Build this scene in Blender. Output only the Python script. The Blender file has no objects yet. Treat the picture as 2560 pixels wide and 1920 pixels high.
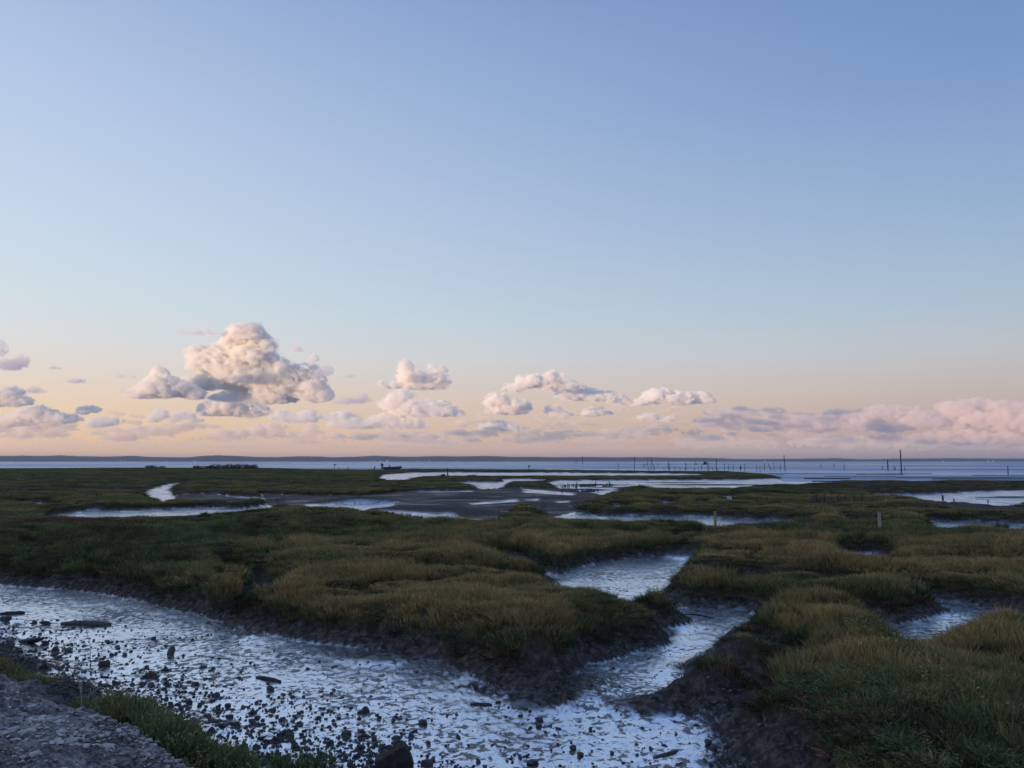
import bpy, bmesh, math, random
import numpy as np
from mathutils import Vector, Matrix, noise as mnoise

S = bpy.context.scene
R = math.radians
COL = S.collection

# ------------------------------------------------------------------ camera
F = 1934.0            # focal length in pixels of the 2560 px wide photograph
PITCH = R(5.7)
EYE = 3.0
cd = bpy.data.cameras.new('camera')
cam = bpy.data.objects.new('camera', cd); COL.objects.link(cam)
cd.sensor_width = 36; cd.lens = 36 * F / 2560
cd.clip_start = 0.1; cd.clip_end = 90000
cam.location = (0, 0, EYE); cam.rotation_euler = (R(90) + PITCH, 0, 0)
S.camera = cam

# ------------------------------------------------------------------ sky
SUN_AZ = -128.0       # degrees clockwise from the viewing direction (+Y)
SUN_EL = -0.3         # the sun has just left the ground; clouds still catch it
W = bpy.data.worlds.new('World'); S.world = W; W.use_nodes = True
nt = W.node_tree; nt.nodes.clear()
def N(tree, typ, **kw):
    n = tree.nodes.new(typ)
    for k, v in kw.items():
        if k == 'inp':
            for a, b in v.items(): n.inputs[a].default_value = b
        else: setattr(n, k, v)
    return n
def math_n(tree, op, a, b=None, c=None, clamp=False):
    n = tree.nodes.new('ShaderNodeMath'); n.operation = op; n.use_clamp = clamp
    for i, v in enumerate((a, b, c)):
        if v is None: continue
        if isinstance(v, (int, float)): n.inputs[i].default_value = v
        else: tree.links.new(v, n.inputs[i])
    return n.outputs[0]
def mixc(tree, mode, fac, a, b):
    n = tree.nodes.new('ShaderNodeMix'); n.data_type = 'RGBA'; n.blend_type = mode
    if isinstance(fac, (int, float)): n.inputs[0].default_value = fac
    else: tree.links.new(fac, n.inputs[0])
    for s, v in ((6, a), (7, b)):
        if isinstance(v, tuple): n.inputs[s].default_value = v if len(v) == 4 else (*v, 1)
        else: tree.links.new(v, n.inputs[s])
    return n.outputs[2]
def ramp(tree, fac, stops, interp='LINEAR'):
    n = tree.nodes.new('ShaderNodeValToRGB'); n.color_ramp.interpolation = interp
    els = n.color_ramp.elements
    while len(els) < len(stops): els.new(0.5)
    for e, (p, c) in zip(els, stops):
        e.position = p; e.color = (*c, 1) if len(c) == 3 else c
    tree.links.new(fac, n.inputs[0]); return n.outputs[0]

sky = N(nt, 'ShaderNodeTexSky', sky_type='NISHITA', sun_disc=False, sun_elevation=R(SUN_EL), sun_rotation=R(SUN_AZ),
        air_density=1.0, dust_density=0.6, ozone_density=3.0)
tc = N(nt, 'ShaderNodeTexCoord'); sx = N(nt, 'ShaderNodeSeparateXYZ'); nt.links.new(tc.outputs['Generated'], sx.inputs[0])
elev = math_n(nt, 'ARCSINE', sx.outputs[2])
ef = math_n(nt, 'MULTIPLY', elev, 1 / (math.pi / 2), clamp=True)          # 0 at horizon, 1 at zenith
#SKYGRADE
GRADE_L = [(0.0010, (0.820, 0.523, 0.332)), (0.0075, (0.836, 0.568, 0.366)), (0.0173, (0.844, 0.595, 0.388)), (0.0304, (0.826, 0.620, 0.420)), (0.0502, (0.790, 0.628, 0.505)), (0.0831, (0.705, 0.680, 0.650)), (0.1159, (0.622, 0.693, 0.712)), (0.1805, (0.538, 0.634, 0.745)), (0.2727, (0.427, 0.538, 0.707)), (0.3567, (0.318, 0.422, 0.636)), (0.5500, (0.248, 0.359, 0.585)), (0.8000, (0.197, 0.304, 0.521))]
GRADE_R = [(0.0010, (0.401, 0.314, 0.323)), (0.0075, (0.423, 0.337, 0.332)), (0.0173, (0.438, 0.355, 0.342)), (0.0304, (0.446, 0.372, 0.371)), (0.0502, (0.481, 0.432, 0.419)), (0.0831, (0.445, 0.475, 0.505)), (0.1159, (0.362, 0.456, 0.528)), (0.1805, (0.271, 0.372, 0.501)), (0.2727, (0.174, 0.270, 0.455)), (0.3567, (0.129, 0.215, 0.409)), (0.5500, (0.100, 0.183, 0.377)), (0.8000, (0.080, 0.155, 0.336))]
#ENDGRADE
# the aerial perspective of a humid evening: the sky's tint by height, nearer to and farther from the sunset
hyp = math_n(nt, 'SQRT', math_n(nt, 'ADD', math_n(nt, 'MULTIPLY', sx.outputs[0], sx.outputs[0]), math_n(nt, 'MULTIPLY', sx.outputs[1], sx.outputs[1])))
side = math_n(nt, 'DIVIDE', sx.outputs[0], math_n(nt, 'MAXIMUM', hyp, 0.02))
azf = math_n(nt, 'MULTIPLY_ADD', side, 1 / 1.104, 0.5, clamp=True)        # 0 at azimuth -33 deg, 1 at +33 deg
g = mixc(nt, 'MIX', azf, ramp(nt, ef, GRADE_L), ramp(nt, ef, GRADE_R))
# radiance of the evening sky: Nishita air plus the measured twilight gradient
scat = mixc(nt, 'ADD', 1.0, mixc(nt, 'MULTIPLY', 1.0, sky.outputs[0], (.24, .24, .24)), g)
bg = N(nt, 'ShaderNodeBackground', inp={1: 1.0}); nt.links.new(scat, bg.inputs[0])
wo = N(nt, 'ShaderNodeOutputWorld'); nt.links.new(bg.outputs[0], wo.inputs[0])

# ------------------------------------------------------------------ sun
sl = bpy.data.lights.new('sun', 'SUN'); sl.energy = 5.0; sl.angle = R(0.5); sl.color = (1.0, 0.67, 0.40)
sun = bpy.data.objects.new('sun', sl); COL.objects.link(sun)
sd = Vector((math.sin(R(SUN_AZ)) * math.cos(R(SUN_EL)), math.cos(R(SUN_AZ)) * math.cos(R(SUN_EL)), math.sin(R(SUN_EL))))
sun.rotation_euler = sd.to_track_quat('Z', 'Y').to_euler()
sun.location = (0, 0, 50)
S.view_settings.view_transform = 'Standard'; S.view_settings.look = 'None'
S.view_settings.exposure = 0.0; S.view_settings.gamma = 1
S.cycles.max_bounces = 12; S.cycles.transparent_max_bounces = 16; S.cycles.volume_bounces = 0
S.cycles.sample_clamp_indirect = 4

# ------------------------------------------------------------------ numpy helpers
def _h(ix, iy, seed):
    n = (ix.astype(np.int64) * 374761393 + iy.astype(np.int64) * 668265263 + seed * 1274126177) & 0xFFFFFFFF
    n = ((n ^ (n >> 13)) * 1274126177) & 0xFFFFFFFF
    return ((n ^ (n >> 16)) & 0xFFFF) / 65535.0
def gnoise(x, y, seed=0):
    """gradient noise, about -1..1"""
    x = np.asarray(x, dtype=np.float64); y = np.asarray(y, dtype=np.float64)
    ix = np.floor(x); iy = np.floor(y); fx = x - ix; fy = y - iy
    u = fx * fx * fx * (fx * (fx * 6 - 15) + 10); v = fy * fy * fy * (fy * (fy * 6 - 15) + 10)
    def c(dx, dy):
        a = _h(ix + dx, iy + dy, seed) * 2 * np.pi
        return np.cos(a) * (fx - dx) + np.sin(a) * (fy - dy)
    return ((c(0, 0) * (1 - u) + c(1, 0) * u) * (1 - v) + (c(0, 1) * (1 - u) + c(1, 1) * u) * v) * 1.5
def fbm(x, y, octs=4, seed=0, gain=.5, bill=False):
    s = 0; a = 1; t = 0
    for o in range(octs):
        n = gnoise(x * 2 ** o + 17.3 * o, y * 2 ** o - 9.1 * o, seed + o * 7)
        s = s + a * (np.abs(n) if bill else n); t += a; a *= gain
    return s / t
def sstep(a, b, x):
    t = np.clip((x - a) / (b - a), 0, 1); return t * t * (3 - 2 * t)
CP, SP = math.cos(PITCH), math.sin(PITCH)
def ray(px, py):
    x = (np.asarray(px, float) - 1280) / F; v = -(np.asarray(py, float) - 960) / F
    return x, CP - v * SP, SP + v * CP
def unp(px, py, z=0.0):
    """where the sight line through a pixel of the photograph meets height z"""
    x, y, d = ray(px, py); t = (z - EYE) / d
    return x * t, y * t
def proj(x, y, z):
    dz = z - EYE
    w = y * CP + dz * SP; v = -y * SP + dz * CP
    return 1280 + F * x / w, 960 - F * v / w

# ------------------------------------------------------------------ object helpers
def tag(o, label=None, cat=None, group=None, kind=None):
    for k, v in (('label', label), ('category', cat), ('group', group), ('kind', kind)):
        if v: o[k] = v
    return o
def link(name, me, m=None, parent=None, loc=None):
    o = bpy.data.objects.new(name, me); COL.objects.link(o)
    if m and me: me.materials.append(m)
    if parent: o.parent = parent
    if loc is not None: o.location = loc
    return o
def empty(name, loc, rz=0):
    o = bpy.data.objects.new(name, None); COL.objects.link(o); o.location = loc; o.rotation_euler[2] = rz
    o.empty_display_size = .2
    return o
def mesh_from(name, co, faces, smooth=True, attrs=None):
    me = bpy.data.meshes.new(name)
    co = np.asarray(co, np.float32); faces = np.asarray(faces, np.int32); k = faces.shape[1]
    me.vertices.add(len(co)); me.vertices.foreach_set('co', co.ravel())
    me.loops.add(faces.size); me.loops.foreach_set('vertex_index', faces.ravel())
    me.polygons.add(len(faces)); me.polygons.foreach_set('loop_start', np.arange(0, faces.size, k, dtype=np.int32))
    me.polygons.foreach_set('use_smooth', np.full(len(faces), smooth))
    me.update(calc_edges=True)
    for n, a in (attrs or {}).items():
        at = me.attributes.new(n, 'FLOAT', 'POINT'); at.data.foreach_set('value', np.asarray(a, np.float32))
    return me
def bm_mesh(name, bm, smooth=True):
    me = bpy.data.meshes.new(name); bm.to_mesh(me); bm.free()
    if smooth:
        for p in me.polygons: p.use_smooth = True
    return me
def tube(bm, pts, rads, seg=7, cap=True):
    rings = []
    for i, p in enumerate(pts):
        p = Vector(p); a = Vector(pts[max(0, i - 1)]); b = Vector(pts[min(len(pts) - 1, i + 1)])
        t = (b - a).normalized(); u = t.cross(Vector((0, 0, 1)) if abs(t.z) < .8 else Vector((1, 0, 0))).normalized(); v = t.cross(u)
        rings.append([bm.verts.new(p + (u * math.cos(2 * math.pi * k / seg) + v * math.sin(2 * math.pi * k / seg)) * rads[i]) for k in range(seg)])
    for a, b in zip(rings, rings[1:]):
        for k in range(seg): bm.faces.new((a[k], a[(k + 1) % seg], b[(k + 1) % seg], b[k]))
    if cap: bm.faces.new(rings[0][::-1]); bm.faces.new(rings[-1])
    return rings
def box(bm, c, s, rot=None, jit=0.0, rng=random):
    M = Matrix.Translation(c) @ (rot.to_4x4() if rot else Matrix.Identity(4)) @ Matrix.Diagonal((*s, 1))
    r = bmesh.ops.create_cube(bm, size=1.0, matrix=M)
    if jit:
        for v in r['verts']: v.co += Vector([rng.uniform(-jit, jit) for _ in range(3)])
    return r['verts']

# ------------------------------------------------------------------ materials
def mat(name):
    m = bpy.data.materials.new(name); m.use_nodes = True; t = m.node_tree; t.nodes.clear()
    out = t.nodes.new('ShaderNodeOutputMaterial'); return m, t, out
def simple(name, c1, c2, scale=6, rough=.8, bump=.3, stretch=(1, 1, 1), spec=.3, bd=.02):
    m, t, out = mat(name)
    p = t.nodes.new('ShaderNodeBsdfPrincipled'); tcn = t.nodes.new('ShaderNodeTexCoord')
    mp = N(t, 'ShaderNodeMapping'); mp.inputs['Scale'].default_value = stretch; t.links.new(tcn.outputs['Object'], mp.inputs[0])
    n = N(t, 'ShaderNodeTexNoise', inp={'Scale': scale, 'Detail': 5, 'Roughness': .65}); t.links.new(mp.outputs[0], n.inputs[0])
    c = ramp(t, n.outputs[0], [(.3, c1), (.7, c2)]); t.links.new(c, p.inputs['Base Color'])
    p.inputs['Roughness'].default_value = rough; p.inputs['Specular IOR Level'].default_value = spec
    b = N(t, 'ShaderNodeBump', inp={'Strength': bump, 'Distance': bd}); t.links.new(n.outputs[0], b.inputs['Height']); t.links.new(b.outputs[0], p.inputs['Normal'])
    t.links.new(p.outputs[0], out.inputs[0]); return m
M_WOOD = simple('weathered_wood', (.055, .042, .034), (.15, .125, .105), 5, .85, .5, (3, 3, .6))
M_PALE = simple('bleached_wood', (.17, .19, .17), (.36, .38, .33), 5, .8, .5, (3, 3, .6))
M_DARKWOOD = simple('wet_dark_wood', (.02, .018, .02), (.06, .05, .048), 6, .6, .5)
M_ROCK = simple('muddy_stone', (.028, .025, .028), (.085, .076, .075), 9, .65, .7, spec=.4)
M_BRICK = simple('worn_brick', (.08, .035, .03), (.15, .07, .055), 14, .7, .5)
M_GRAVEL = simple('shell_gravel', (.08, .07, .07), (.62, .58, .56), 5, .7, .4)
M_HULL = simple('boat_paint', (.03, .05, .06), (.06, .085, .095), 3, .5, .1)
M_MOTOR = simple('black_motor_casing', (.012, .013, .018), (.03, .03, .036), 4, .35, .05)
M_HOUSE = simple('white_render', (.6, .56, .55), (.78, .74, .72), .2, .8, .1)
M_ROOF = simple('terracotta_tiles', (.22, .10, .07), (.32, .16, .11), .3, .8, .2)

def ground_mat():
    """mud, soil and gravel from three surface attributes: wet, soil, gravel"""
    m, t, out = mat('marsh_ground'); L = t.links.new
    tcn = t.nodes.new('ShaderNodeTexCoord'); pos = tcn.outputs['Object']
    def at(n): return N(t, 'ShaderNodeAttribute', attribute_name=n).outputs['Fac']
    wet, soil, grav = at('wet'), at('soil'), at('gravel')
    n1 = N(t, 'ShaderNodeTexNoise', inp={'Scale': 1.1, 'Detail': 6, 'Roughness': .6}); L(pos, n1.inputs[0])
    n2 = N(t, 'ShaderNodeTexNoise', inp={'Scale': 9.0, 'Detail': 5, 'Roughness': .62}); L(pos, n2.inputs[0])
    n3 = N(t, 'ShaderNodeTexNoise', inp={'Scale': 34.0, 'Detail': 4, 'Roughness': .6}); L(pos, n3.inputs[0])
    mud = ramp(t, n2.outputs[0], [(.32, (.016, .013, .013)), (.5, (.060, .050, .048)), (.68, (.135, .118, .115))])
    soilc = ramp(t, n1.outputs[0], [(.35, (.030, .029, .016)), (.65, (.062, .050, .028))])
    gr = mixc(t, 'MULTIPLY', 1.0, ramp(t, n3.outputs[0], [(.3, (.09, .08, .076)), (.52, (.30, .28, .27)), (.72, (.55, .52, .50))]), ramp(t, n1.outputs[0], [(.38, (.38, .33, .32)), (.58, (1, 1, 1))]))
    c = mixc(t, 'MIX', soil, mud, soilc); gr = mixc(t, 'MULTIPLY', 1.0, gr, ramp(t, n2.outputs[0], [(.36, (.45, .40, .38)), (.54, (1.15, 1.12, 1.12))])); c = mixc(t, 'MIX', grav, c, gr)
    # clods and shell-sized lumps standing out of the film of water that covers the low places
    na = N(t, 'ShaderNodeTexNoise', inp={'Scale': 8.5, 'Detail': 5, 'Roughness': .66, 'Distortion': .5}); L(pos, na.inputs[0])
    nb = N(t, 'ShaderNodeTexNoise', inp={'Scale': .55, 'Detail': 4, 'Roughness': .6}); L(pos, nb.inputs[0])
    lump = math_n(t, 'ADD', na.outputs[0], math_n(t, 'MULTIPLY_ADD', nb.outputs[0], .50, -.25))
    dry = N(t, 'ShaderNodeMapRange', inp={1: .535, 2: .58}); L(lump, dry.inputs[0])
    wf = math_n(t, 'MULTIPLY', wet, math_n(t, 'MULTIPLY_ADD', dry.outputs[0], -.88, 1.0), clamp=True)
    p = t.nodes.new('ShaderNodeBsdfPrincipled'); L(c, p.inputs['Base Color'])
    rr = N(t, 'ShaderNodeMapRange', inp={1: 0, 2: 1, 3: .85, 4: .55}); L(wet, rr.inputs[0]); L(rr.outputs[0], p.inputs['Roughness'])
    L(math_n(t, 'MULTIPLY_ADD', wet, .20, .13), p.inputs['Specular IOR Level'])
    b0 = N(t, 'ShaderNodeBump', inp={'Strength': .8, 'Distance': .06}); L(na.outputs[0], b0.inputs['Height'])
    b1 = N(t, 'ShaderNodeBump', inp={'Strength': .8, 'Distance': .03}); L(n2.outputs[0], b1.inputs['Height']); L(b0.outputs[0], b1.inputs['Normal'])
    b2 = N(t, 'ShaderNodeBump', inp={'Strength': .9, 'Distance': .022}); L(n3.outputs[0], b2.inputs['Height']); L(b1.outputs[0], b2.inputs['Normal'])
    L(b2.outputs[0], p.inputs['Normal'])
    gl = N(t, 'ShaderNodeBsdfGlossy', inp={'Roughness': .22, 'Color': (.76, .81, .91, 1)})
    b3 = N(t, 'ShaderNodeBump', inp={'Strength': .55, 'Distance': .020}); L(dry.outputs[0], b3.inputs['Height'])
    b4 = N(t, 'ShaderNodeBump', inp={'Strength': .12, 'Distance': .008}); L(n3.outputs[0], b4.inputs['Height']); L(b3.outputs[0], b4.inputs['Normal'])
    L(b4.outputs[0], gl.inputs['Normal'])
    fr = N(t, 'ShaderNodeFresnel', inp={'IOR': 1.86}); L(b4.outputs[0], fr.inputs['Normal'])
    ms = t.nodes.new('ShaderNodeMixShader'); L(math_n(t, 'MULTIPLY', fr.outputs[0], wf), ms.inputs[0])
    L(p.outputs[0], ms.inputs[1]); L(gl.outputs[0], ms.inputs[2]); L(ms.outputs[0], out.inputs[0])
    return m
M_GROUND = ground_mat()

def water_mat():
    m, t, out = mat('bay_water'); L = t.links.new
    tcn = t.nodes.new('ShaderNodeTexCoord')
    mp = N(t, 'ShaderNodeMapping'); mp.inputs['Scale'].default_value = (.5, 1, 1); L(tcn.outputs['Object'], mp.inputs[0])
    n = N(t, 'ShaderNodeTexNoise', inp={'Scale': .55, 'Detail': 5, 'Roughness': .6}); L(mp.outputs[0], n.inputs[0])
    mp2 = N(t, 'ShaderNodeMapping'); mp2.inputs['Scale'].default_value = (.004, .02, 1); L(tcn.outputs['Object'], mp2.inputs[0])
    n2 = N(t, 'ShaderNodeTexNoise', inp={'Scale': 1, 'Detail': 3, 'Roughness': .6}); L(mp2.outputs[0], n2.inputs[0])
    wind = N(t, 'ShaderNodeMapRange', inp={1: .4, 2: .62, 3: .35, 4: 1.0}); L(n2.outputs[0], wind.inputs[0])
    b = N(t, 'ShaderNodeBump', inp={'Distance': 1.3}); L(wind.outputs[0], b.inputs['Strength']); L(n.outputs[0], b.inputs['Height'])
    df = N(t, 'ShaderNodeBsdfDiffuse', inp={'Color': (.018, .030, .048, 1)}); gl = N(t, 'ShaderNodeBsdfGlossy', inp={'Color': (.66, .78, 1, 1)})
    rg_ = N(t, 'ShaderNodeMapRange', inp={1: .35, 2: 1, 3: .12, 4: .38}); L(wind.outputs[0], rg_.inputs[0]); L(rg_.outputs[0], gl.inputs['Roughness']); L(b.outputs[0], gl.inputs['Normal'])
    fc = N(t, 'ShaderNodeMapRange', inp={1: .35, 2: 1, 3: .80, 4: .38}); L(wind.outputs[0], fc.inputs[0])
    ms = t.nodes.new('ShaderNodeMixShader'); L(fc.outputs[0], ms.inputs[0]); L(df.outputs[0], ms.inputs[1]); L(gl.outputs[0], ms.inputs[2]); L(ms.outputs[0], out.inputs[0]); return m
M_WATER = water_mat()

def leaf_mat(name, stops, trans=.25, inst=True):
    m, t, out = mat(name); L = t.links.new
    a = N(t, 'ShaderNodeAttribute', attribute_name='tint', attribute_type='INSTANCER' if inst else 'GEOMETRY')
    c = ramp(t, a.outputs['Fac'], stops)
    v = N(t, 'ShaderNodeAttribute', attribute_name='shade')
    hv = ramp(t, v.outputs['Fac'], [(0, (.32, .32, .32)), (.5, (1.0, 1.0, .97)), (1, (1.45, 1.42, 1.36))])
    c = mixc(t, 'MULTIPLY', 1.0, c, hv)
    d = N(t, 'ShaderNodeBsdfDiffuse'); L(c, d.inputs[0]); tr = N(t, 'ShaderNodeBsdfTranslucent'); L(c, tr.inputs[0])
    ms = N(t, 'ShaderNodeMixShader', inp={0: trans}); L(d.outputs[0], ms.inputs[1]); L(tr.outputs[0], ms.inputs[2]); L(ms.outputs[0], out.inputs[0])
    return m
# tint: 0 ochre .25 olive .5 green .75 dark green 1 reddish brown
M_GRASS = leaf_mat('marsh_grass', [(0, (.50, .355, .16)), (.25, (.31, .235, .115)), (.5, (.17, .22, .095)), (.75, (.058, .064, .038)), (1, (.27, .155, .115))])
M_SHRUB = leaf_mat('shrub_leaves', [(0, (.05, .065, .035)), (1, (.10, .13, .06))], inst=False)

# ------------------------------------------------------------------ the marsh: outlines of mud and creeks
def chain(pts): return [tuple(map(float, unp(p[0], p[1], p[2] if len(p) > 2 else 0.0))) for p in pts]
def pool(upper, lower, zt=.34, push=.35):
    a = chain(upper); b = []
    for p in lower[::-1]:
        x, y = unp(p[0], p[1], zt); r = math.hypot(x, y); k = 1 + push / r; b.append((float(x * k), float(y * k)))
    return a + b
main_ch = chain([(-900, 1380), (-300, 1425), (0, 1462), (163, 1475), (260, 1487), (346, 1505), (448, 1530), (590, 1562), (700, 1592), (800, 1612), (930, 1628), (1010, 1645),
    (1120, 1660), (1192, 1694), (1257, 1717), (1379, 1758), (1436, 1754), (1436, 1710), (1470, 1668), (1509, 1657), (1600, 1628), (1662, 1612), (1655, 1590), (1600, 1572), (1640, 1574), (1704, 1562),
    (1704, 1548), (1660, 1530), (1690, 1522), (1780, 1518), (1871, 1528), (1880, 1560), (1850, 1585), (1812, 1603), (1794, 1624), (1740, 1650), (1688, 1667), (1725, 1692), (1747, 1713),
    (1721, 1725), (1660, 1738), (1597, 1754), (1611, 1774), (1660, 1772), (1750, 1787), (1798, 1790), (1786, 1827), (1815, 1848), (1823, 1888), (1888, 1920), (1990, 1990), (2300, 2600),
    (-2500, 2600), (-2500, 1380)])
pools = [
    main_ch,
    pool([(1395, 1440), (1470, 1418), (1560, 1398), (1650, 1392), (1760, 1392), (1715, 1405), (1700, 1425), (1684, 1446)], [(1390, 1470), (1450, 1487), (1540, 1487), (1620, 1480)], .45, .5),
    chain([(2305, 1503), (2400, 1511), (2490, 1523), (2560, 1538), (2800, 1570), (2800, 1580, .5), (2600, 1546, .5), (2450, 1548, .5), (2365, 1562, .5), (2299, 1594, .5), (2235, 1578, .3), (2215, 1568), (2290, 1556), (2384, 1537), (2345, 1519)]),
    pool([(361, 1228), (411, 1215), (434, 1212), (424, 1228), (437, 1243)], [(368, 1240), (408, 1250), (436, 1248)]),
    pool([(437, 1243), (470, 1238), (535, 1236), (570, 1243), (640, 1250)], [(440, 1248), (520, 1252), (600, 1256)]),
    pool([(120, 1294), (222, 1279), (380, 1276), (522, 1271), (614, 1271), (690, 1262)], [(140, 1297), (300, 1297), (475, 1294), (601, 1291), (670, 1270)]),
    pool([(655, 1237), (760, 1241), (900, 1243), (1042, 1231), (1178, 1227), (1303, 1222), (1439, 1228), (1500, 1236), (1470, 1245), (1415, 1262), (1440, 1281)],
         [(670, 1252), (700, 1262), (740, 1264), (792, 1276), (836, 1281), (903, 1282), (980, 1288), (1020, 1295), (1083, 1309), (1153, 1313), (1225, 1311), (1262, 1290), (1280, 1266), (1323, 1270), (1367, 1284)]),
    pool([(1366, 1281), (1416, 1281), (1468, 1285), (1517, 1295), (1555, 1290), (1656, 1292), (1772, 1294), (1920, 1302), (2012, 1306)],
         [(1370, 1290), (1442, 1298), (1517, 1306), (1598, 1311), (1685, 1309), (1772, 1318), (1920, 1324), (2014, 1314)]),
    pool([(2118, 1306), (2160, 1308), (2200, 1311)], [(2140, 1315), (2195, 1317)]),
    pool([(2310, 1306), (2398, 1303), (2480, 1308), (2560, 1315), (2700, 1320)], [(2340, 1315), (2398, 1321), (2500, 1321), (2560, 1321), (2700, 1330)]),
    pool([(2175, 1238), (2271, 1238), (2340, 1236), (2430, 1231), (2560, 1228), (2800, 1225)], [(2200, 1243), (2290, 1247), (2398, 1251), (2461, 1257), (2560, 1262), (2800, 1270)], .3, .3),
    pool([(1372, 1207), (1396, 1202), (1656, 1201), (1850, 1201), (1960, 1196), (2000, 1185)],
         [(1390, 1216), (1440, 1222), (1500, 1232), (1558, 1233), (1540, 1217), (1601, 1216), (1700, 1223), (1824, 1222), (1838, 1215), (1960, 1213), (2037, 1208), (2100, 1206)], .3, .3),
    pool([(947, 1199), (956, 1188), (1032, 1182), (1340, 1182), (1569, 1184), (1714, 1185), (1772, 1188)], [(990, 1203), (1012, 1203), (1019, 1197), (1051, 1192), (1146, 1191), (1340, 1191), (1569, 1191), (1700, 1190), (1765, 1189)], .2, .3),
    pool([(1130, 1207), (1180, 1206), (1272, 1207)], [(1190, 1213), (1197, 1220), (1254, 1217), (1262, 1213)], .25, .3),
    pool([(2129, 1386), (2200, 1387)], [(2140, 1400), (2205, 1404)], .42, .2),
    pool([(1250, 1198), (1300, 1198), (1370, 1200)], [(1260, 1203), (1330, 1204)], .3, .3),
    pool([(1436, 1244), (1458, 1245)], [(1436, 1247), (1456, 1247)], .1, .1),
    pool([(1536, 1266), (1552, 1266)], [(1540, 1270), (1550, 1270)], .3, .1),
    pool([(1655, 1256), (1680, 1258)], [(1660, 1261), (1686, 1262)], .3, .1),
    pool([(1745, 1260), (1768, 1260)], [(1748, 1264), (1766, 1264)], .3, .1),
    pool([(1818, 1246), (1832, 1246)], [(1820, 1249), (1832, 1249)], .3, .1),
]
# the open bay starts beyond this line
bay = chain([(-3000, 1172.5), (0, 1172.5), (177, 1171.5), (285, 1170.5), (640, 1171), (798, 1175.5), (925, 1176), (1029, 1174.5), (1280, 1176), (1569, 1179), (1690, 1181), (1830, 1181), (1900, 1186), (1950, 1193), (1990, 1203),
             (2100, 1206), (2176, 1207), (2300, 1205), (2560, 1207), (3300, 1207), (3300, 1158), (1280, 1157.0), (-3000, 1158)])
creeks = [   # (points, half width, depth factor)
    ([(960, 1456), (1080, 1468), (1200, 1474), (1330, 1482), (1400, 1472)], .30),
    ([(1470, 1535), (1560, 1558), (1640, 1580)], .22),
    ([(1684, 1447), (1760, 1449), (1850, 1453)], .18),
    ([(1590, 1470), (1630, 1500), (1680, 1525)], .25),
    ([(1880, 1543), (2000, 1543), (2100, 1550), (2213, 1568)], .3),
    ([(2313, 1505), (2230, 1490), (2140, 1478), (2040, 1476)], .2),
    ([(1760, 1700), (1860, 1712), (1990, 1706)], .15),
    ([(424, 1215), (470, 1208), (560, 1204), (640, 1203)], .3),
    ([(640, 1252), (600, 1246), (560, 1243)], .4),
    ([(1700, 1405), (1850, 1412), (1990, 1418)], .12),
    ([(1280, 1405), (1330, 1432), (1400, 1450)], .25),
    ([(2010, 1330), (2120, 1340), (2300, 1345), (2600, 1350)], .35),
    ([(1780, 1600), (1890, 1640), (1990, 1665)], .1),
    ([(1480, 1274), (1600, 1271), (1760, 1275), (1900, 1278)], .22), ([(1560, 1257), (1656, 1258), (1700, 1261), (1800, 1263)], .22), ([(1870, 1261), (1990, 1269), (2120, 1274)], .2),
    ([(1640, 1242), (1760, 1246), (1900, 1242), (1990, 1246)], .22), ([(2050, 1282), (2260, 1289), (2450, 1293), (2600, 1292)], .22), ([(1950, 1231), (2100, 1229), (2300, 1226)], .2),
    ([(-60, 1200), (180, 1203), (330, 1208)], .25), ([(-100, 1222), (60, 1226), (240, 1229), (350, 1233)], .25), ([(-60, 1256), (70, 1262), (150, 1277)], .2), ([(700, 1205), (860, 1211), (1000, 1213)], .22),
    ([(480, 1192), (600, 1196), (760, 1190)], .22), ([(120, 1185), (300, 1188), (420, 1184)], .22), ([(40, 1350), (180, 1362), (330, 1352)], .1), ([(620, 1352), (760, 1362), (900, 1352), (1000, 1362)], .08),
    ([(1500, 1350), (1640, 1358), (1780, 1352)], .15), ([(2200, 1430), (2330, 1440), (2480, 1432), (2600, 1440)], .2), ([(1780, 1480), (1900, 1470), (2000, 1474)], .12), ([(560, 1440), (640, 1470), (680, 1520)], .05),
]
noveg = [chain(p) for p in (
    [(1150, 1700, .1), (1290, 1650, .3), (1350, 1628, .35), (1452, 1640, .3), (1470, 1680, .1), (1450, 1770, 0), (1370, 1775, 0)],
    [(860, 1630, .05), (930, 1598, .2), (980, 1608, .2), (1030, 1640, .05)],
    [(560, 1545, .1), (620, 1540, .2), (660, 1570, .1), (600, 1590, 0)],
    [(1800, 1622, .05), (1670, 1667, 0), (1750, 1720, 0), (1900, 1706, .2), (1930, 1660, .25), (1850, 1634, .25)],
    [(1580, 1754, 0), (1740, 1800, 0), (1870, 1800, .15), (1960, 1762, .25), (1930, 1730, .2), (1770, 1728, .1)],
    [(1770, 1790, 0), (1900, 1800, .2), (1960, 1800, .3), (2030, 1822, .4), (2050, 1870, .4), (2100, 1925, .45), (2100, 2200, .4), (1700, 2200, 0), (1780, 1850, 0)],
    [(2290, 1248, .3), (2400, 1250, .3), (2470, 1253, .3), (2560, 1265, .3), (2700, 1290, .3), (2700, 1310, .2), (2500, 1285, .2), (2400, 1278, .2), (2290, 1266, .25)],
    [(1430, 1240, 0), (1500, 1234, .1), (1540, 1240, .2), (1450, 1265, .2), (1380, 1284, .2), (1330, 1262, .2)],
)]
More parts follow.
